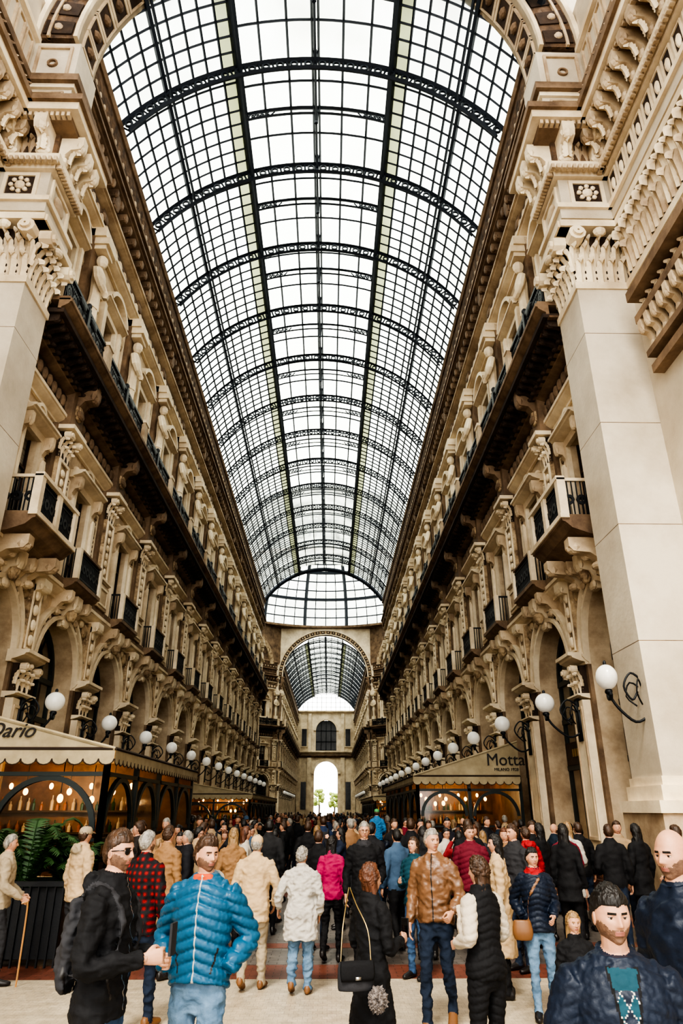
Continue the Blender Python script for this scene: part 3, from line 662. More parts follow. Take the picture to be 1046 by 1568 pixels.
    if text:
        for (t,x,z,sz) in text:
            c=D.curves.new('sign','FONT'); c.body=t; c.size=sz; c.extrude=.01; c.align_x='CENTER'; o=D.objects.new('sign_text',c); o.location=(x,y0-.03,z); o.rotation_euler=(pi/2,0,0); c.materials.append(SIGN); SC.collection.objects.link(o); o.parent=par
            if t=='Dario': c.shear=.4
cafe('cafe_pavilion',-7.2,-3.1,12.9,21.2,2.95,3.95,[('Dario',-5.0,3.14,.36)])
cafe('cafe_pavilion',6.85,3.4,23.4,36,2.95,4.0,[('Motta',6.42,3.27,.52),('MILANO 1928',6.42,3.1,.13)])
cafe('cafe_pavilion',-7.0,-3.2,38,56,2.7,3.3)
cafe('cafe_pavilion',6.85,3.4,45,62,2.7,3.3)
# ------------------------------------------------------------ people
def cloth(name,col,rough=.8,b=.6,bs=25,col2=None,bd=.008,vs=3): return mat('cloth_'+name,col,rough,b,bs,col2 or tuple(c*.78 for c in col),vs,bd=bd,spec=.3,detail=8)
def hairm(name,col): return mat('hair_'+name,col,.5,1,70,tuple(c*.35 for c in col),30,stretch=(1,1,.25),bd=.008)
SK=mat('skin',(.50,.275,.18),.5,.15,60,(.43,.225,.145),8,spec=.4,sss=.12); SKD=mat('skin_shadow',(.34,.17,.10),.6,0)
LIP=mat('lip',(.34,.13,.10),.5); EYW=mat('eye_white',(.55,.52,.48),.2); EYI=mat('eye_iris',(.02,.012,.01),.15)
BLK=cloth('black',(.010,.010,.012)); NAV=cloth('navy',(.009,.016,.034),.5); BLU=cloth('blue_down',(.016,.10,.19),.38,.3,30); JEAN=cloth('jeans',(.06,.115,.21),.85,.6,60,(.02,.045,.10)); JND=cloth('jeans_dark',(.016,.026,.05),.85,.4,60)
JNL=cloth('jeans_light',(.15,.235,.34),.85,.5,60,(.07,.13,.21),vs=5)
TAN=cloth('tan',(.50,.33,.17)); BEI=cloth('beige',(.48,.345,.205)); CRM=cloth('cream',(.50,.43,.34)); LEA=mat('leather_brown',(.19,.095,.048),.4,.7,14,(.12,.06,.03),5,bd=.012)
GRY=cloth('light_grey',(.44,.41,.37)); KHA=cloth('khaki',(.36,.29,.20)); RED=cloth('red',(.34,.015,.02)); MAG=cloth('magenta',(.38,.015,.09)); MAR=cloth('maroon',(.15,.015,.03)); ORA=cloth('orange',(.5,.08,.03)); TEAL=cloth('teal',(.012,.06,.085)); CAM=cloth('camel',(.27,.15,.07)); DGR=cloth('dark_grey',(.035,.035,.04))
SHB=mat('shoe_black',(.015,.012,.012),.4); SHT=mat('shoe_brown',(.20,.09,.035),.5)
GLB=mat('sunglass_black',(.008,.008,.01),.1)
METAL=mat('metal_gold',(.6,.45,.2),.3,metal=1); METS=mat('metal_silver',(.5,.5,.5),.3,metal=1)
HB_=hairm('brown',(.07,.033,.016)); HK=hairm('black',(.012,.009,.008)); HG=hairm('grey',(.34,.31,.27)); HR=hairm('auburn',(.13,.045,.02)); HL=hairm('blond',(.33,.2,.09)); HSK=mat('stubble',(.20,.11,.07),.75,.8,90,(.12,.065,.042),40,bd=.003)
def plaid():
    m=cloth('plaid_red',(.3,.02,.02)); nt=m.node_tree;N=nt.nodes;L=nt.links;b=N['Principled BSDF']
    tc=N.new('ShaderNodeTexCoord'); 
    w1=N.new('ShaderNodeTexWave'); w1.bands_direction='X'; w1.inputs['Scale'].default_value=5; w2=N.new('ShaderNodeTexWave'); w2.bands_direction='Z'; w2.inputs['Scale'].default_value=5
    L.new(tc.outputs['Object'],w1.inputs[0]);L.new(tc.outputs['Object'],w2.inputs[0])
    mx=N.new('ShaderNodeMath'); mx.operation='MULTIPLY'; L.new(w1.outputs['Fac'],mx.inputs[0]);L.new(w2.outputs['Fac'],mx.inputs[1])
    r=N.new('ShaderNodeValToRGB'); r.color_ramp.interpolation='CONSTANT'; e=r.color_ramp.elements; e[0].color=(.01,.01,.012,1); e[1].position=.15; e[1].color=(.06,.006,.008,1); x=e.new(.6); x.color=(.22,.012,.012,1)
    L.new(mx.outputs[0],r.inputs[0]); L.new(r.outputs[0],b.inputs['Base Color']); return m
PLD=plaid()
def randcloth(name,cols):
    m=mat(name,(.1,.1,.1),.8,.6,20,bd=.01,spec=.3); nt=m.node_tree;N=nt.nodes;L=nt.links;b=N['Principled BSDF']
    oi=N.new('ShaderNodeObjectInfo'); r=N.new('ShaderNodeValToRGB'); r.color_ramp.interpolation='CONSTANT'; e=r.color_ramp.elements
    n=len(cols); e[0].color=(*cols[0],1); e[1].position=1/n; e[1].color=(*cols[1],1)
    for i in range(2,n): x=e.new(i/n); x.color=(*cols[i],1)
    L.new(oi.outputs['Random'],r.inputs[0]); L.new(r.outputs[0],b.inputs['Base Color']); return m
RC1=randcloth('cloth_mixed_dark',[(.010,.010,.013),(.014,.02,.04),(.035,.035,.04),(.012,.012,.015),(.08,.04,.02),(.010,.02,.035),(.015,.015,.015),(.2,.015,.02),(.02,.035,.08),(.01,.01,.01),(.025,.02,.018),(.28,.2,.12)])
RC2=randcloth('cloth_mixed_light',[(.35,.25,.15),(.02,.03,.06),(.4,.36,.31),(.15,.012,.025),(.05,.06,.03),(.015,.015,.02),(.05,.09,.15),(.02,.02,.022),(.22,.12,.06),(.012,.012,.02)])
def remesh(mb,vox,smooth=2,disp=None):
    me=D.meshes.new('tmp'); me.from_pydata(mb.v,[],mb.f); me.update()
    o=D.objects.new('tmp',me); SC.collection.objects.link(o)
    md=o.modifiers.new('r','REMESH'); md.mode='VOXEL'; md.voxel_size=vox; md.adaptivity=0
    if smooth: sm=o.modifiers.new('s','SMOOTH'); sm.factor=.5; sm.iterations=smooth
    dg=bpy.context.evaluated_depsgraph_get(); dg.update(); ev=o.evaluated_get(dg); em=ev.to_mesh()
    vs=[v.co.copy() for v in em.vertices]; vn=[v.normal.copy() for v in em.vertices]; fs=[tuple(p.vertices) for p in em.polygons]; cs=[p.center.copy() for p in em.polygons]; ns=[p.normal.copy() for p in em.polygons]
    ev.to_mesh_clear(); D.objects.remove(o); D.meshes.remove(me)
    bv=BVHTree.FromPolygons([Vector(v) for v in mb.v],mb.f)
    out=MB(); out.f=fs; out.mats=list(mb.mats)
    for c in cs:
        r=bv.find_nearest(c); out.m.append(mb.m[r[2]] if r[2] is not None else 0)
    if disp:
        lab=[None]*len(vs)
        for f,m in zip(fs,out.m):
            for i in f:
                if lab[i] is None or out.mats[m] is SK: lab[i]=out.mats[m]
        vs=[v+n*disp(v,l) for v,n,l in zip(vs,vn,lab)]
    out.v=[tuple(v) for v in vs]
    return out,cs,ns
def hand_geo(grip,vox):
    mb=MB()
    loft(mb,[(0,-.02,0,.026,.02),(0,.02,0,.034,.017),(0,.06,.002,.041,.016),(0,.092,.002,.038,.013)],12,SK,2)
    bends=(.35,.4,.3) if not grip else (1.0,1.1,.7)
    for x,Lg,r in ((.030,.074,.0095),(.0105,.082,.0098),(-.0095,.076,.0093),(-.029,.058,.0083)):
        p=Vector((x,.085,.003)); a=.0; rows=[(x,.07,.003,r*1.1,r*1.1),(*p,r*1.05,r*1.05)]
        for k,f in enumerate((.45,.3,.25)):
            a+=bends[k]; p=p+Vector((x*.04,math.cos(a),math.sin(a)))*Lg*f; rr=r*(1-.1*(k+1)); rows.append((*p,rr,rr))
        loft(mb,rows,8,SK,2)
    t=[(.022,.015,.004),(.044,.04,.012),(.055,.065,.024),(.052,.088,.034)] if not grip else [(.022,.015,.004),(.044,.04,.018),(.042,.065,.036),(.025,.08,.046)]
    loft(mb,[(*t[0],.016,.014),(*t[1],.0125,.012),(*t[2],.0105,.010),(*t[3],.008,.008)],8,SK,2)
    return remesh(mb,vox,1)[0]
HAND={(0,1):hand_geo(0,.0042),(1,1):hand_geo(1,.0042),(0,0):hand_geo(0,.008),(1,0):hand_geo(1,.008)}
def g(v,s): return math.exp(-(v/s)**2)
def hshape(a,b,c,fem=0):
    x=.077*a;y=.098*b;z=.122*c; low=max(0,-c)
    x*=1-(.26+.06*fem)*low**1.5
    if b<0 and c<0: y*=1-.35*low
    if b>0: y*=1-.04*low
    f=max(0,b)
    y-=.008*f*f
    x*=1+.05*g(z+.012,.03)*f
    t=(.022-z)/.05; n=t if 0<t<1 else ((1.22-t)/.22 if 1<=t<1.22 else 0)
    y+=f*(.026-.004*fem)*g(x,.0085+.006*max(0,min(1,t)))*n
    y-=.013*f*(g(x-.031,.016)+g(x+.031,.016))*g(z-.005,.012)
    y+=.005*f*g(z-.025,.009)*g(x,.05)*(1-.5*fem)
    y+=.006*f*g(x,.02)*(g(z+.052,.005)+g(z+.063,.006)); y-=.003*f*g(x,.024)*g(z+.0575,.003)
    y+=.012*f*g(x,.024)*g(z+.098,.016); y-=.004*f*g(x,.02)*g(z+.078,.008)
    return Vector((x,y,z))
def head_geo(o,hi):
    nu,nv=(80,72) if hi else (26,22)
    fem=o.get('fem',0); out=MB(); skin=o.get('skin',SK); hm=o.get('hair',HB_); beard=o.get('beard')
    P=[[None]*nu for _ in range(nv+1)]
    for j in range(nv+1):
        t=pi*(j+.0)/nv; t=min(max(t,.02),pi-.02)
        for i in range(nu):
            u=2*pi*i/nu; lo=u-.38*math.sin(u); P[j][i]=(math.sin(t)*math.sin(lo),math.sin(t)*math.cos(lo),math.cos(t))
    V=[hshape(*P[j][i],fem) for j in range(nv+1) for i in range(nu)]
    F=[(j*nu+i,j*nu+(i+1)%nu,(j+1)*nu+(i+1)%nu,(j+1)*nu+i) for j in range(nv) for i in range(nu)]
    R=random.random()*50; out.f=list(F); bald=o.get('bald'); hl=o.get('hl',.062)
    def hline(v):
        nz=noise.noise(Vector((v.x*40+R,v.y*40,v.z*30)))
        if v.y>.05: zm=hl
        elif v.y>0: zm=hl-(.05-v.y)/.05*(hl-.015)
        else: zm=.015-min(1,-v.y/.05)*.09
        zm+=.007*nz
        if o.get('hairlong') and v.y<.035: zm-=.05
        return zm
    out.v=[tuple(v) for v in V]
    for f in F:
        c=(V[f[0]]+V[f[1]]+V[f[2]]+V[f[3]])/4; m=skin; ax=abs(c.x); nz=noise.noise(Vector((c.x*60+R,c.y*60,c.z*60))); n3=noise.noise(Vector((c.x*260+R,c.y*260,c.z*260)))
        if c.y>.02:
            if ax<.021 and -.067<c.z<-.048: m=LIP
            elif .012<ax<.044 and .018-.08*max(0,ax-.033)<c.z<.0255-.1*max(0,ax-.033): m=hm if hm is not HG else HSK
            elif beard and c.z<-.043+.006*nz+.008*n3+.9*max(0,ax-.035) and not(ax<.02 and c.z>-.043): m=beard
        elif beard and c.y>-.01 and c.z<-.012+.006*nz: m=beard
        if not bald and c.z>hline(c)+.004: m=hm
        out.m.append(out.mi(m))
    k=10 if hi else 6
    for s in (-1,1):
        out.ell((s*.031,.0665,.004),(.0125,.0105,.0058),EYW,k,k-2); out.ell((s*.031,.0755,.004),(.0058,.003,.0052),EYI,8,6)
        out.ell((s*.031,.0680,.0098),(.0150,.0110,.0044),skin,k,6); out.ell((s*.031,.0665,-.004),(.0140,.0100,.0034),skin,k,6)
        out.ell((s*.031,.0700,.0074),(.0135,.0098,.0011),EYI,k,4)
        out.ell((s*.077,-.006,-.006),(.008,.018,.030),skin,k,k)
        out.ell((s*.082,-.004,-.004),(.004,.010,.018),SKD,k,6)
    if not bald:
        th=o.get('hth',.012); vs=[]
        for v in V:
            zm=hline(v); d=v.normalized()
            if v.z>zm:
                q=min(1,(v.z-zm)/.03+.12); n2=noise.noise(Vector((v.x*110+R,v.y*50,v.z*110))); nz=noise.noise(Vector((v.x*35+R,v.y*35,v.z*30)))
                vs.append(v+d*(.003+th*q*max(.15,1+.6*nz+.7*n2))+Vector((0,.0,.010*o.get('quiff',0)*max(0,v.y/.05+.2))))
            else: vs.append(v-d*.009)
        out.add(vs,F,hm)
        if o.get('hairlong'):
            L=o['hairlong']; hb=MB()
            loft(hb,[(0,-.01,.06,.08,.085),(0,-.028,0,.086,.078),(0,-.04,-.08,.088,.066),(0,-.055,-.16,.092,.05),(0,-.065,-.16-L*.5,.085,.04),(0,-.06,-.16-L,.045,.02)],48,hm,7,wr=.05)
            hb.v=[tuple(Vector((v[0]*(1+.09*noise.noise(Vector((v[0]*90,v[1]*90,v[2]*7)))),v[1]*(1+.15*noise.noise(Vector((v[0]*90+9,v[1]*60,v[2]*7)))),v[2]+.02*noise.noise(Vector((v[0]*80,v[1]*80,0)))))) for v in hb.v]
            out.merge(hb)
    if o.get('cap'):
        cm=o['cap']
        loft(out,[(0,-.005,.02,.088,.105),(0,-.005,.06,.088,.102),(0,-.008,.1,.072,.085),(0,-.01,.13,.03,.035)],20,cm,3); loft(out,[(0,.07,.045,.07,.01),(0,.12,.035,.065,.008),(0,.155,.022,.04,.005)],14,cm,3)
    if o.get('glasses'):
        for s in (-1,1):
            out.ell((s*.034,.088,.003),(.027,.006,.019),GLB,14,8) if o['glasses']==2 else None
            if o['glasses']==1:
                out.M=Matrix.Translation((s*.034,.09,.004))@Matrix.Rotation(pi/2,4,'Z'); out.band(0,0,.019,.022,0,2*pi,14,-.002,.002,GLB); out.M=Matrix()
            tube(out,[(s*.06,.082,.01),(s*.078,.05,.01),(s*.08,-.01,.006)],.003,GLB,5,2)
        tube(out,[(-.012,.093,.008),(.012,.093,.008)],.003,GLB,5,1,ref=(0,0,1))
    return out
DOWN=((.235,-.03,1.13),(.25,.06,.88)); POCK=((.285,-.11,1.15),(.20,.075,1.0)); PHON=((.225,.02,1.12),(.10,.25,1.17)); BAG=((.24,-.09,1.15),(.21,.13,1.08)); BEND=((.24,-.05,1.13),(.18,.19,1.02))
def body(o,vox,hi):
    b=MB(); t=o.get('t',.022)*.75; J=o.get('jacket',BLK); TR=o.get('trouser',JND); fem=o.get('fem',0); q=o.get('quilt'); hem=o.get('hem',.86); n=28 if hi else 16; SL=o.get('sleeve',J)
    w=o.get('wide',1)
    prof=[(.84,0,.158,.108),(.93,-.005,.160,.113),(1.05,.0,.145,.102),(1.2,.005,.157,.11),(1.32,.0,.172,.112),(1.40,-.005,.158,.094),(1.45,-.01,.112,.078),(1.49,-.01,.07,.066)]
    if fem: prof=[(.84,0,.158,.112),(.93,-.008,.160,.116),(1.07,.0,.122,.092),(1.22,.012,.140,.114),(1.32,.008,.148,.106),(1.40,0,.138,.086),(1.45,-.005,.098,.072),(1.49,-.005,.063,.058)]
    rows=[]
    if hem<.8:
        fl=o.get('flare',1.15); rows.append((0,0,hem,(.16+t)*fl,(.12+t)*fl))
        if hem<.6: rows.append((0,0,(hem+.86)/2,(.16+t)*(1+fl)/2,(.12+t)*(1+fl)/2))
    for z,y,a,c in prof:
        if z>=hem-.001 or (z==.84 and hem<=.9): rows.append((0,y,max(z,hem) if z==.84 else z,a*w+t,c+t))
    if rows[0][2]>hem+.03: rows.insert(0,(0,0,hem,.16*w+t,.115+t))
    loft(b,rows,n,J,5,wr=o.get('wr',.015))
    loft(b,[(0,-.01,1.38,.055,.055),(0,-.005,1.47,.052,.055),(0,.01,1.57,.05,.054)],14,o.get('skin',SK),2)
    cr=o.get('collar',.05)
    if cr: loft(b,[(0,-.01,1.44,.095+t*.5,.085+t*.5),(0,-.008,1.475,.078+t*.4,.077+t*.4),(0,.0,1.475+cr,.070+t*.4,.073+t*.4)],20,o.get('colmat',J),2)
    if o.get('hood'): loft(b,[(0,-.085,1.40,.10,.045),(0,-.105,1.46,.12,.05),(0,-.09,1.52,.09,.04)],16,o['hood'],3)
    if o.get('scarf'): loft(b,[(0,0,1.42,.11,.10),(0,.005,1.47,.105,.10),(0,.01,1.52,.08,.085)],20,o['scarf'],3,wr=.08)
    loft(b,[(0,0,.76,.115,.085),(0,-.005,.86,.152,.112),(0,-.003,.98,.145,.108),(0,0,1.06,.13,.095)],n,TR,2)
    st=o.get('stride',0); lr=o.get('leg',1)
    for s,d in ((-1,-st),(1,st)):
        sh=o.get('shoes',SHB)
        if o.get('sit'):
            loft(b,[(s*.08,0,.9,.08,.09),(s*.10,.15,.89,.08,.085),(s*.13,.38,.86,.062,.065),(s*.14,.41,.7,.055,.06),(s*.13,.40,.46,.045,.05)],12,TR,3)
            loft(b,[(s*.13,.34,.42,.035,.04),(s*.13,.42,.41,.045,.045),(s*.13,.55,.38,.04,.03)],10,sh,3); continue
        az=.085+(.06 if d<-.05 else 0); ky=.03+d*.5+(.06 if d<0 else .03)*min(1,abs(d)*5); x=s*.1
        loft(b,[(s*.083,-.005,.93,.08,.095),(s*.087,d*.12,.80,.088*lr,.098*lr),(s*.093,ky*.5+d*.1,.65,.077*lr,.083*lr),(s*.096,ky,.49,.060*lr,.064*lr),(x,ky*.5+d*.5-.012,.33,.058*lr,.065*lr),(x,d-.005,az+.06,.047*lr,.052*lr),(x,d,az-.035,.052*lr,.057*lr)],16 if hi else 10,TR,3,wr=.03,phase=s)
        sz=az-.085
        loft(b,[(x,d-.085,.052+sz*1.3,.02,.03),(x,d-.065,.052+sz*1.25,.038,.05),(x,d,.052+sz,.043,.05),(x+s*.01,d+.08,.04+sz*.5,.048,.038),(x+s*.015,d+.15,.032,.044,.03),(x+s*.015,d+.195,.028,.02,.02)],12,sh,3)
    hands=[]
    for s,key in ((-1,'armL'),(1,'armR')):
        ps=o.get(key,DOWN); e,wv=[Vector((s*p[0],p[1],p[2])) for p in ps[:2]]; sw=.9 if fem else 1
        sh=Vector((s*.168*w*(.88 if fem else 1),-.005,1.395)); e.x*=(w*sw); wv.x*=sw; tt=t*.7; fr=.9 if fem else 1
        dr=(wv-e).normalized(); wend=wv-dr*.005
        loft(b,[(s*.08,-.005,1.40,.055,.055),(sh.x*.94,sh.y,sh.z,.054*fr+tt,.06*fr+tt),tuple((sh+(e-sh)*.4))+(.052*fr+tt,.055*fr+tt),(*e,.043*fr+tt,.045*fr+tt),tuple(e+(wend-e)*.5)+(.040*fr+tt,.041*fr+tt),(*wend,.030+tt*.7,.032+tt*.7)],16 if hi else 10,SL,3,wr=.03)
        if not o.get('nohand'+key[-1]):
            loft(b,[tuple(wv-dr*.05)+(.024,.022),tuple(wv+dr*.02)+(.024,.02)],8,o.get('skin',SK),2)
            hands.append((s,wv,dr,ps[2] if len(ps)>2 else 0))
    for fn in o.get('parts',[]): fn(b)
    R=random.random()*90; wa=o.get('wrk',.012)
    def disp(v,l):
        if l is SK or l in (SHB,SHT): return 0
        if q and l in (J,SL,ORA):
            z=(v.z+.35*abs(v.x))/q[1]; f=abs(math.sin(pi*z))**.55
            return q[0]*(f-.55)+.004*noise.noise(Vector((v.x*50,v.y*50+R,v.z*50)))
        n1=noise.noise(Vector((v.x*9+R,v.y*9,v.z*13))); n2=noise.noise(Vector((v.x*22,v.y*22+R,v.z*30))); n3=noise.noise(Vector((v.x*14,v.y*14+R,v.z*45)))
        return wa*((.35-abs(n1)*2.0)+.5*n2-.6*abs(n3))
    out,cs,ns=remesh(b,vox,2 if hi else 1,disp if hi else (lambda v,l: 0 if l is SK else .012*noise.noise(Vector((v.x*12+R,v.y*12,v.z*16)))))
    if o.get('post'):
        for i,(c,nn) in enumerate(zip(cs,ns)):
            r=o['post'](c,nn,out.mats[out.m[i]])
            if r: out.m[i]=out.mi(r)
    for s,wv,dr,gr in hands:
        T=Vector((0,1,0)) if abs(dr.y)<.6 else Vector((0,0,1)); T=(T-dr*T.dot(dr)).normalized(); Pn=T.cross(dr); 
        if Pn.x*s>0: Pn=-Pn
        hs=.9 if fem else .95
        M=Matrix.Translation(wv+dr*.01)@Matrix((T*hs,dr*hs,Pn*hs)).transposed().to_4x4(); out.M=M; out.merge(HAND[(gr,1 if hi else 0)]); out.M=Matrix()
    hd=head_geo(o,hi)
    out.M=Matrix.Translation((0,.012+o.get('hy',0),1.622))@Matrix.Rotation(math.radians(o.get('hyaw',0)),4,'Z')@Matrix.Rotation(math.radians(-o.get('hpitch',0)),4,'X')@Matrix.Diagonal((.90,.90,.91,1)); out.merge(hd); out.M=Matrix()
    return out
def person(name,x,y,h,yaw,vox=.012,z=.004,**o):
    m=body(o,vox,True); s=h/1.745
    ob=m.obj(name,smooth=True,loc=(x,y,z),rz=math.radians(yaw)); ob.scale=(s,s,s); return ob
def backpack(m,w=.13):
    def f(b):
        loft(b,[(0,-.15,1.0,w*.9,.04),(0,-.17,1.03,w,.06),(0,-.17,1.2,w*1.02,.065),(0,-.165,1.36,w*.85,.055),(0,-.15,1.42,w*.5,.03)],18,m,3)
        loft(b,[(0,-.215,1.05,w*.7,.02),(0,-.225,1.12,w*.75,.03),(0,-.215,1.2,w*.7,.02)],14,m,3)
        for s in (-1,1): loft(b,[(s*.09,-.13,1.41,.02,.012),(s*.10,-.05,1.475,.022,.012),(s*.105,.06,1.43,.022,.012),(s*.115,.125,1.3,.022,.012),(s*.14,.11,1.15,.018,.01),(s*.155,0,1.08,.015,.01),(s*.12,-.13,1.06,.014,.01)],8,m,4,ref=(1,0,0))
    return f
def phone(ob,p):
    b=MB(); b.box(p[0]-.036,p[0]+.036,p[1]-.006,p[1]+.006,p[2]-.07,p[2]+.07,GLB); b.box(p[0]-.039,p[0]+.039,p[1]-.004,p[1]+.008,p[2]-.073,p[2]+.073,DGR); b.obj('phone',ob)
def details(zc=None,pocket=True,lo=.9):
    # zip line and slanted pocket openings along the jacket front
    def f(c,n,l):
        if not l.name.startswith('cloth') or l in (JEAN,JND,JNL): return None
        if zc and abs(c.x)<.007 and n.y>.3 and lo<c.z<1.5: return zc
        if pocket and n.y>.1 and c.z>lo+.06 and c.z<lo+.2 and abs(abs(c.x)-(.10+.25*(c.z-lo-.06)))<.005: return SHB
    return f
P=person
o=P('man_in_black_jacket',-.54,4.5,1.85,-98,.008,jacket=BLK,t=.025,hair=HB_,hth=.009,hl=.05,glasses=2,beard=HSK,hyaw=-14,armL=((.26,-.02,1.12),(.15,.23,1.10),1),armR=((.24,.0,1.12),(.10,.25,1.14),1),trouser=JEAN,hood=BLK,parts=[backpack(DGR)],collar=.05,wrk=.014,post=details(METS))
phone(o,(.03,.37,1.22))
dp=details(None,True,.92)
def bluepost(c,n,l):
    if l is BLU and abs(c.x)<.007 and n.y>.3 and c.y>.07: return GRY
    if l is BLU and c.z>1.485 and n.y>-.1 and abs(c.x)<.06 and c.y>.05 : return ORA
    return dp(c,n,l)
P('man_in_blue_down_jacket',-.12,5.2,1.79,172,.008,jacket=BLU,t=.04,quilt=(.018,.062),hair=HB_,hth=.013,quiff=1,hl=.055,beard=HSK,hyaw=46,armL=POCK,armR=POCK,nohandL=1,nohandR=1,trouser=JNL,colmat=BLU,collar=.045,hood=GRY,hem=.9,post=bluepost)
P('man_in_beige_jacket',-.2,9.6,1.66,-8,jacket=BEI,t=.04,hair=HG,cap=BEI,trouser=KHA,shoes=SHT,hem=.74,flare=1.05,stride=.12,armR=((.27,-.02,1.12),(.24,.12,.92)),wide=1.1,leg=1.15)
P('woman_in_grey_jacket',.38,9.4,1.53,-5,jacket=GRY,t=.05,fem=1,hair=HG,hth=.02,trouser=JNL,shoes=SHT,hem=.62,flare=1.2,armL=((.27,-.06,1.15),(.36,.06,.97)),armR=((.24,-.02,1.12),(.27,.1,.9)),wide=1.22,leg=1.25,stride=.06,wrk=.018,hyaw=-20)
P('woman_in_pink_jacket',.75,11.2,1.6,-15,jacket=MAG,t=.03,fem=1,hair=HK,hairlong=.1,trouser=BLK,shoes=SHB,stride=.1,scarf=DGR)
w6=P('woman_in_black_coat',1.03,6.0,1.57,-48,.010,jacket=BLK,t=.025,fem=1,hair=HR,hairlong=.24,hth=.018,trouser=BLK,hem=.5,flare=1.25,armR=((.22,.0,1.12),(.13,.25,1.15),1),armL=((.24,.02,1.12),(.16,.24,1.16),1),hyaw=-10,hpitch=-14)
phone(w6,(.02,.40,1.22))
b=MB(); loft(b,[(0,0,0,.12,.045),(0,0,.02,.13,.05),(0,0,.13,.13,.045),(0,0,.17,.12,.03)],20,DGR,2); loft(b,[(0,-.05,.06,.115,.006),(0,-.056,.11,.125,.008),(0,-.04,.18,.12,.012)],14,BLK,2); b.box(-.02,.02,-.075,-.06,.07,.09,METS)
tube(b,[(-.11,0,.15),(-.09,.03,.35),(-.03,.16,.52),(.02,.3,.60)],.005,METAL,5,6); tube(b,[(.11,0,.15),(.10,.04,.35),(.05,.18,.5),(.03,.3,.60)],.005,METAL,5,5)
o=b.obj('handbag',smooth=True,loc=(.90,5.68,.80),rz=.2)
b=MB(); FUR=mat('fur_grey',(.26,.22,.2),.9,1,80,(.07,.06,.06),30,bd=.02); 
b.ell((0,0,0),(.065,.065,.075),FUR,36,26); b.v=[tuple(Vector(v)*(1+.35*noise.noise(Vector(v)*90))) for v in b.v]; b.obj('fur_pompom',o,loc=(.14,-.06,-.05))
P('man_in_leather_jacket',1.8,8.0,1.77,160,jacket=LEA,t=.035,hair=HG,hth=.012,trouser=JND,shoes=SHT,hem=.88,hyaw=40,armL=((.26,.02,1.13),(.2,.17,1.0),1),armR=DOWN,stride=.12,collar=.04,wrk=.015,post=(lambda c,n,l: SHB if (l is LEA and abs(c.x)<.007 and n.y>.3) else None),parts=[lambda b:(loft(b,[(-.28,.08,.72,.03,.13),(-.28,.08,.85,.05,.15),(-.26,.06,1.05,.03,.12)],14,CRM,3))])
P('woman_in_varsity_jacket',1.92,6.2,1.6,28,.010,jacket=BLK,sleeve=CRM,t=.035,fem=1,hair=HB_,hairlong=.16,hth=.02,trouser=BLK,quilt=(.010,.06),armL=BAG,armR=((.26,.02,1.14),(.14,.22,1.08),1),hyaw=25,collar=.05)
P('woman_in_beige_coat',2.74,9.2,1.68,75,jacket=BEI,t=.025,fem=1,hair=HK,hairlong=.14,hem=.42,flare=1.15,trouser=BLK,armL=DOWN,armR=BAG,hyaw=10)
P('woman_in_navy_down_jacket',2.95,8.4,1.57,170,jacket=NAV,t=.04,quilt=(.016,.06),fem=1,hair=HK,hth=.014,trouser=JNL,hem=.84,armL=BEND,armR=POCK,nohandR=1,hyaw=20,scarf=RED,shoes=SHB,stride=.08,parts=[lambda b:(loft(b,[(.2,.16,.78,.10,.05),(.2,.17,.86,.12,.06),(.2,.16,.98,.1,.045)],14,SHT,3),loft(b,[(.12,.14,.98,.008,.008),(.1,.17,1.2,.008,.008),(-.05,.13,1.42,.008,.008)],6,SHT,3))])
def argpost(c,n,l):
    if n.y>.1 and c.y>.03 and l in (NAV,SK) and abs(c.x)<.2:
        w=.055*max(0,(c.z-1.08)/.38)
        if abs(c.x)<w and c.z<1.455:
            if c.z>1.39: return TEAL
            a=(c.x*20+c.z*12)%1; d=(-c.x*20+c.z*12)%1
            return GRY if (a<.08 or d<.08) else (TEAL if (int((c.x*20+c.z*12)//1)+int((-c.x*20+c.z*12)//1))%2 else NAV)
        if c.z>1.0 and c.z<1.46 and abs(abs(c.x)-w)<.01: return BLK
P('man_in_navy_jacket',1.82,3.1,1.68,170,.0065,jacket=NAV,t=.035,quilt=(.005,.045),hair=HK,hth=.010,hl=.05,beard=HSK,armL=DOWN,armR=((.27,0,1.13),(.26,.1,.92)),trouser=JND,post=argpost,hyaw=12,hpitch=2,collar=.03,wide=1.05)
P('man_in_dark_jacket',2.39,3.7,1.87,120,.010,jacket=NAV,t=.035,bald=1,trouser=JND,armL=DOWN,armR=DOWN,collar=.05,beard=HSK,hair=HK)
P('girl',2.62,6.15,1.22,175,jacket=BLK,t=.02,fem=1,hair=HL,hairlong=.15,trouser=JEAN,hyaw=10)
P('man_with_glasses',1.2,10.5,1.8,178,jacket=BLK,t=.03,hair=HG,glasses=1,trouser=BLK,hem=.78,hyaw=5,scarf=DGR,armL=BEND,armR=DOWN)
P('woman_in_blue_jacket',1.85,10.2,1.62,140,jacket=TEAL,t=.03,quilt=(.012,.06),fem=1,hair=HB_,hairlong=.14,trouser=JEAN,armL=BEND,armR=PHON,hpitch=-12,shoes=SHB)
P('man_in_plaid_shirt',-1.2,8.0,1.75,-20,jacket=PLD,t=.025,hair=HG,trouser=JND,shoes=SHT,stride=.16,hem=.8,beard=HSK,hyaw=-20)
P('man_in_maroon_jacket',2.8,11.2,1.75,165,jacket=MAR,t=.04,quilt=(.015,.07),hair=HB_,trouser=JND,hyaw=30)
P('man_in_denim_jacket',3.3,10.6,1.77,120,jacket=DGR,t=.03,hair=HB_,trouser=JND,hyaw=0)
P('person_in_red_hoodie',3.9,12.2,1.7,20,jacket=RED,t=.03,hair=HB_,hood=RED,trouser=JND)
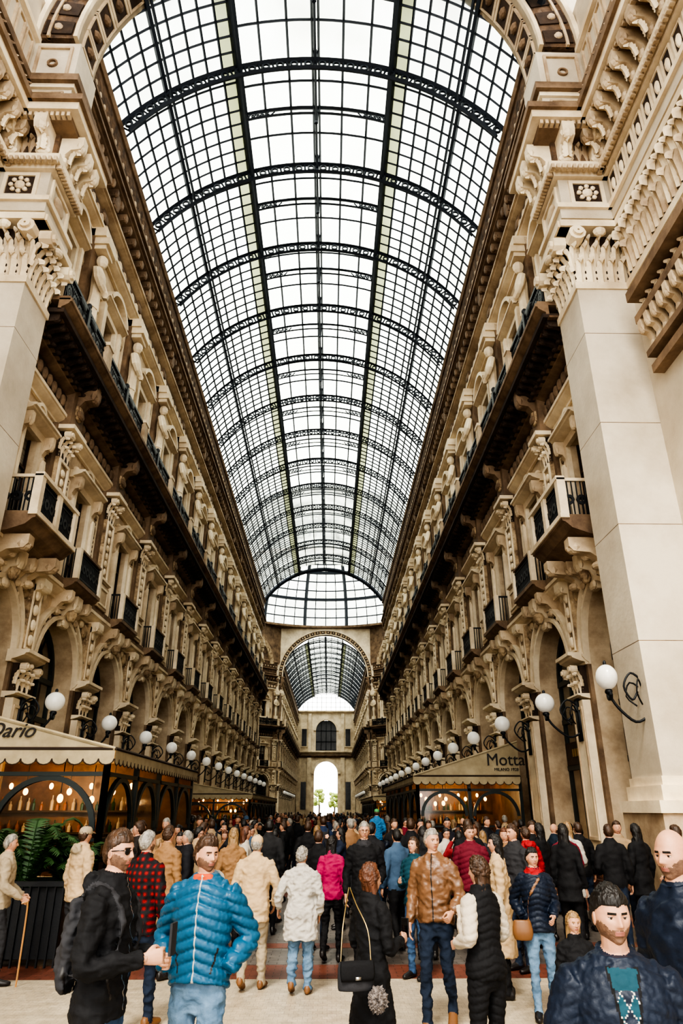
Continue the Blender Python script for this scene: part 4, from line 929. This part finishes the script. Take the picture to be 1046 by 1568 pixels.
P('woman_in_trench_coat',4.85,13.0,1.76,-15,jacket=GRY,t=.03,fem=1,hair=HL,hairlong=.05,hem=.6,flare=1.3,trouser=BLK,armL=BEND,armR=BEND)
P('man_in_camel_coat',-1.45,10.2,1.76,-30,jacket=CAM,t=.03,hair=HB_,trouser=DGR,hem=.6)
P('woman_in_brown_coat',-.75,11.6,1.7,10,jacket=CAM,t=.03,fem=1,hair=HL,hairlong=.2,trouser=BLK,hem=.7)
P('man_with_hood',-2.6,10.3,1.75,-40,jacket=BEI,t=.03,hair=HB_,hood=KHA,cap=KHA,trouser=DGR)
P('man_carrying_child',1.57,13.6,1.74,0,jacket=NAV,t=.03,hair=HB_,trouser=JND,armL=((.22,.16,1.2),(.1,.22,1.38),1),armR=((.22,.16,1.2),(.1,.22,1.38),1))
P('child_on_shoulders',1.57,13.45,1.0,0,z=.97,jacket=cloth('sky_blue',(.02,.11,.24)),t=.03,hair=HB_,cap=cloth('green',(.05,.24,.08)),trouser=JND,sit=1,armL=BEND,armR=BEND)
oc=P('man_with_cane',-3.42,9.9,1.66,-70,jacket=KHA,t=.03,hair=HG,trouser=DGR,armL=((.25,.03,1.13),(.2,.26,.98),1),armR=((.25,.03,1.13),(.2,.26,.98),1),stride=.1)
b=MB(); tube(b,[(.2,.36,0),(.2,.35,.85),(.2,.32,.93),(.2,.27,.92)],.012,mat('wood_cane',(.4,.2,.07),.4),6,3,ref=(1,0,0)); b.obj('cane',oc)
print('heroes',time.time()-T0)
VAR=[]
defs=[dict(hair=HB_,jacket=RC1,trouser=JND,parts=[]),dict(hair=HK,jacket=RC1,trouser=JEAN,t=.04),dict(hair=HG,jacket=RC2,trouser=DGR,t=.03,armR=BEND),
dict(fem=1,hair=HB_,hairlong=.16,jacket=RC1,trouser=JND,armL=PHON),dict(fem=1,hair=HR,hairlong=.22,jacket=RC2,trouser=BLK,hem=.6),dict(fem=1,hair=HL,hairlong=.12,jacket=RC1,trouser=JEAN,hem=.5,flare=1.1,scarf=RC2),
dict(hair=HB_,jacket=RC1,trouser=KHA,parts=[backpack(DGR)],armL=BEND,stride=.15),dict(bald=1,jacket=RC1,trouser=JND,t=.03,beard=HSK,hair=HK),dict(cap=RC2,hair=HB_,jacket=RC1,trouser=JND,hood=RC1,stride=.1),
dict(fem=1,hair=HK,hth=.02,jacket=RC1,trouser=JND,t=.035,armR=BAG),dict(hair=HK,jacket=RC2,trouser=BLK,glasses=1,stride=.12),dict(fem=1,hair=HK,hairlong=.05,jacket=RC1,trouser=BLK,hem=.7,armL=((.3,.1,1.3),(.1,.25,1.55),1),armR=((.3,.1,1.3),(.1,.25,1.55),1)),
dict(hair=HB_,jacket=BLK,trouser=JND,armL=BEND),dict(fem=1,hair=HK,hairlong=.1,jacket=BLK,trouser=BLK,hem=.7)]
for i,d in enumerate(defs): d.setdefault('t',.025); VAR.append(body(d,.02,False).mesh('pedestrian_%d'%i,True))
placed=[(o.location.x,o.location.y) for o in SC.collection.objects if o.parent is None and o.type=='MESH' and any(k in o.name for k in ('man','girl','person'))]
EXT=((5.3,13.8),(5.75,12.3),(5.15,11.9),(4.3,11.5),(5.95,11.3),(4.3,12.8),(6.2,10.6))
placed+=list(EXT)
cnt=0; tries=0
while cnt<380 and tries<60000:
    tries+=1
    y=11.3+ (random.random()**1.35)*62; x=random.uniform(-6.3,6.3)
    if x<-2.75 and (y<22 or 37.5<y<56.5): continue
    if x>3.1 and (22.9<y<36.5 or 44.5<y<62.5): continue
    if y<12.6 and (x>5.6 or x<-2.4): continue
    if x>5.9 and y<15: continue
    if any((x-a)**2+(y-c)**2<(.55+.003*y)**2 for a,c in placed): continue
    placed.append((x,y)); cnt+=1
    s=random.uniform(.93,1.04); k=random.randrange(len(VAR))
    if k in (3,4,5,9,11,13): s*=.95
    ob=place(VAR[k],'pedestrian',(x,y,.004),math.radians(random.choice((0,0,10,-20,180,170,-150,90,-80,30))+random.uniform(-15,15))); ob.scale=(s,s,s)
for i,(x,y) in enumerate(EXT):
    ob=place(VAR[12+i%2],'pedestrian',(x,y,.004),math.radians(random.uniform(-40,60)))
print('crowd',cnt,time.time()-T0)
# ------------------------------------------------------------ ferns and planters
FERN=mat('fern_green',(.04,.10,.025),.6,0,col2=(.012,.04,.01),vs=8)
def fern():
    b=MB()
    loft(b,[(0,0,0,.2,.2),(0,0,.05,.22,.22),(0,0,.55,.28,.28),(0,0,.6,.3,.3)],14,WOOD,1)
    for i in range(30):
        a=random.uniform(0,2*pi); L=random.uniform(.35,.6); up=random.uniform(.35,.85); pts=[]
        for k in range(9):
            t=k/8; pts.append(Vector((math.cos(a)*L*t,math.sin(a)*L*t,.6+up*math.sin(t*2.1)*.9)))
        tube(b,[tuple(p) for p in pts],.006,FERN,3,1)
        side=Vector((-math.sin(a),math.cos(a),0))
        for k in range(1,9):
            for q in (0,.33,.66):
                p=pts[k-1].lerp(pts[k],q+.1); w=.13*math.sin(pi*min(1,(k+q)/9.5))+.02; fw=(pts[k]-pts[k-1]).normalized()
                for s in (-1,1):
                    tip=p+side*s*w+fw*w*.5-Vector((0,0,.03)); b.add([p-fw*.012,p+fw*.022,tip],[(0,1,2)],FERN)
    return b.mesh('potted_fern')
fm=fern()
for (x,y,s) in ((-5.1,11.75,1.3),(-4.45,12.1,1.2),(-3.85,11.7,1.35),(-3.3,12.1,1.15)):
    o=place(fm,'potted_fern',(x,y,0),x*3); o.scale=(s,s,s)
b=MB()
for x in (-5.6,-4.7,-3.8): 
    b.box(x,x+.8,10.92,10.95,.1,.95,IRON); b.box(x,x+.86,10.86,10.98,.97,1.03,IRON)
    for i in range(8): b.box(x+i*.115,x+i*.115+.02,10.88,10.92,0,1.0,IRON)
b.obj('iron_fence')
# ------------------------------------------------------------ light and camera
w=D.worlds.new('World'); SC.world=w; w.use_nodes=True; bg=w.node_tree.nodes['Background']; bg.inputs[0].default_value=(1,.985,.925,1); bg.inputs[1].default_value=4.2
s=D.lights.new('sun','SUN'); s.energy=3.2; s.color=(1,.93,.80); s.angle=math.radians(12); so=D.objects.new('sun',s); so.rotation_euler=(math.radians(38),math.radians(-14),math.radians(0)); SC.collection.objects.link(so)
c=D.cameras.new('camera'); c.sensor_fit='VERTICAL'; c.sensor_height=36; c.sensor_width=24; c.lens=24; c.clip_end=600
co=D.objects.new('camera',c); co.location=(.7,0,1.95); co.rotation_euler=(math.radians(90+23.57),0,math.radians(-1.0)); SC.collection.objects.link(co); SC.camera=co
try:
    SC.view_settings.look='AgX - Very High Contrast'
except Exception as e: print('look',e)
print('done',time.time()-T0,'view',SC.view_settings.view_transform,SC.view_settings.look)
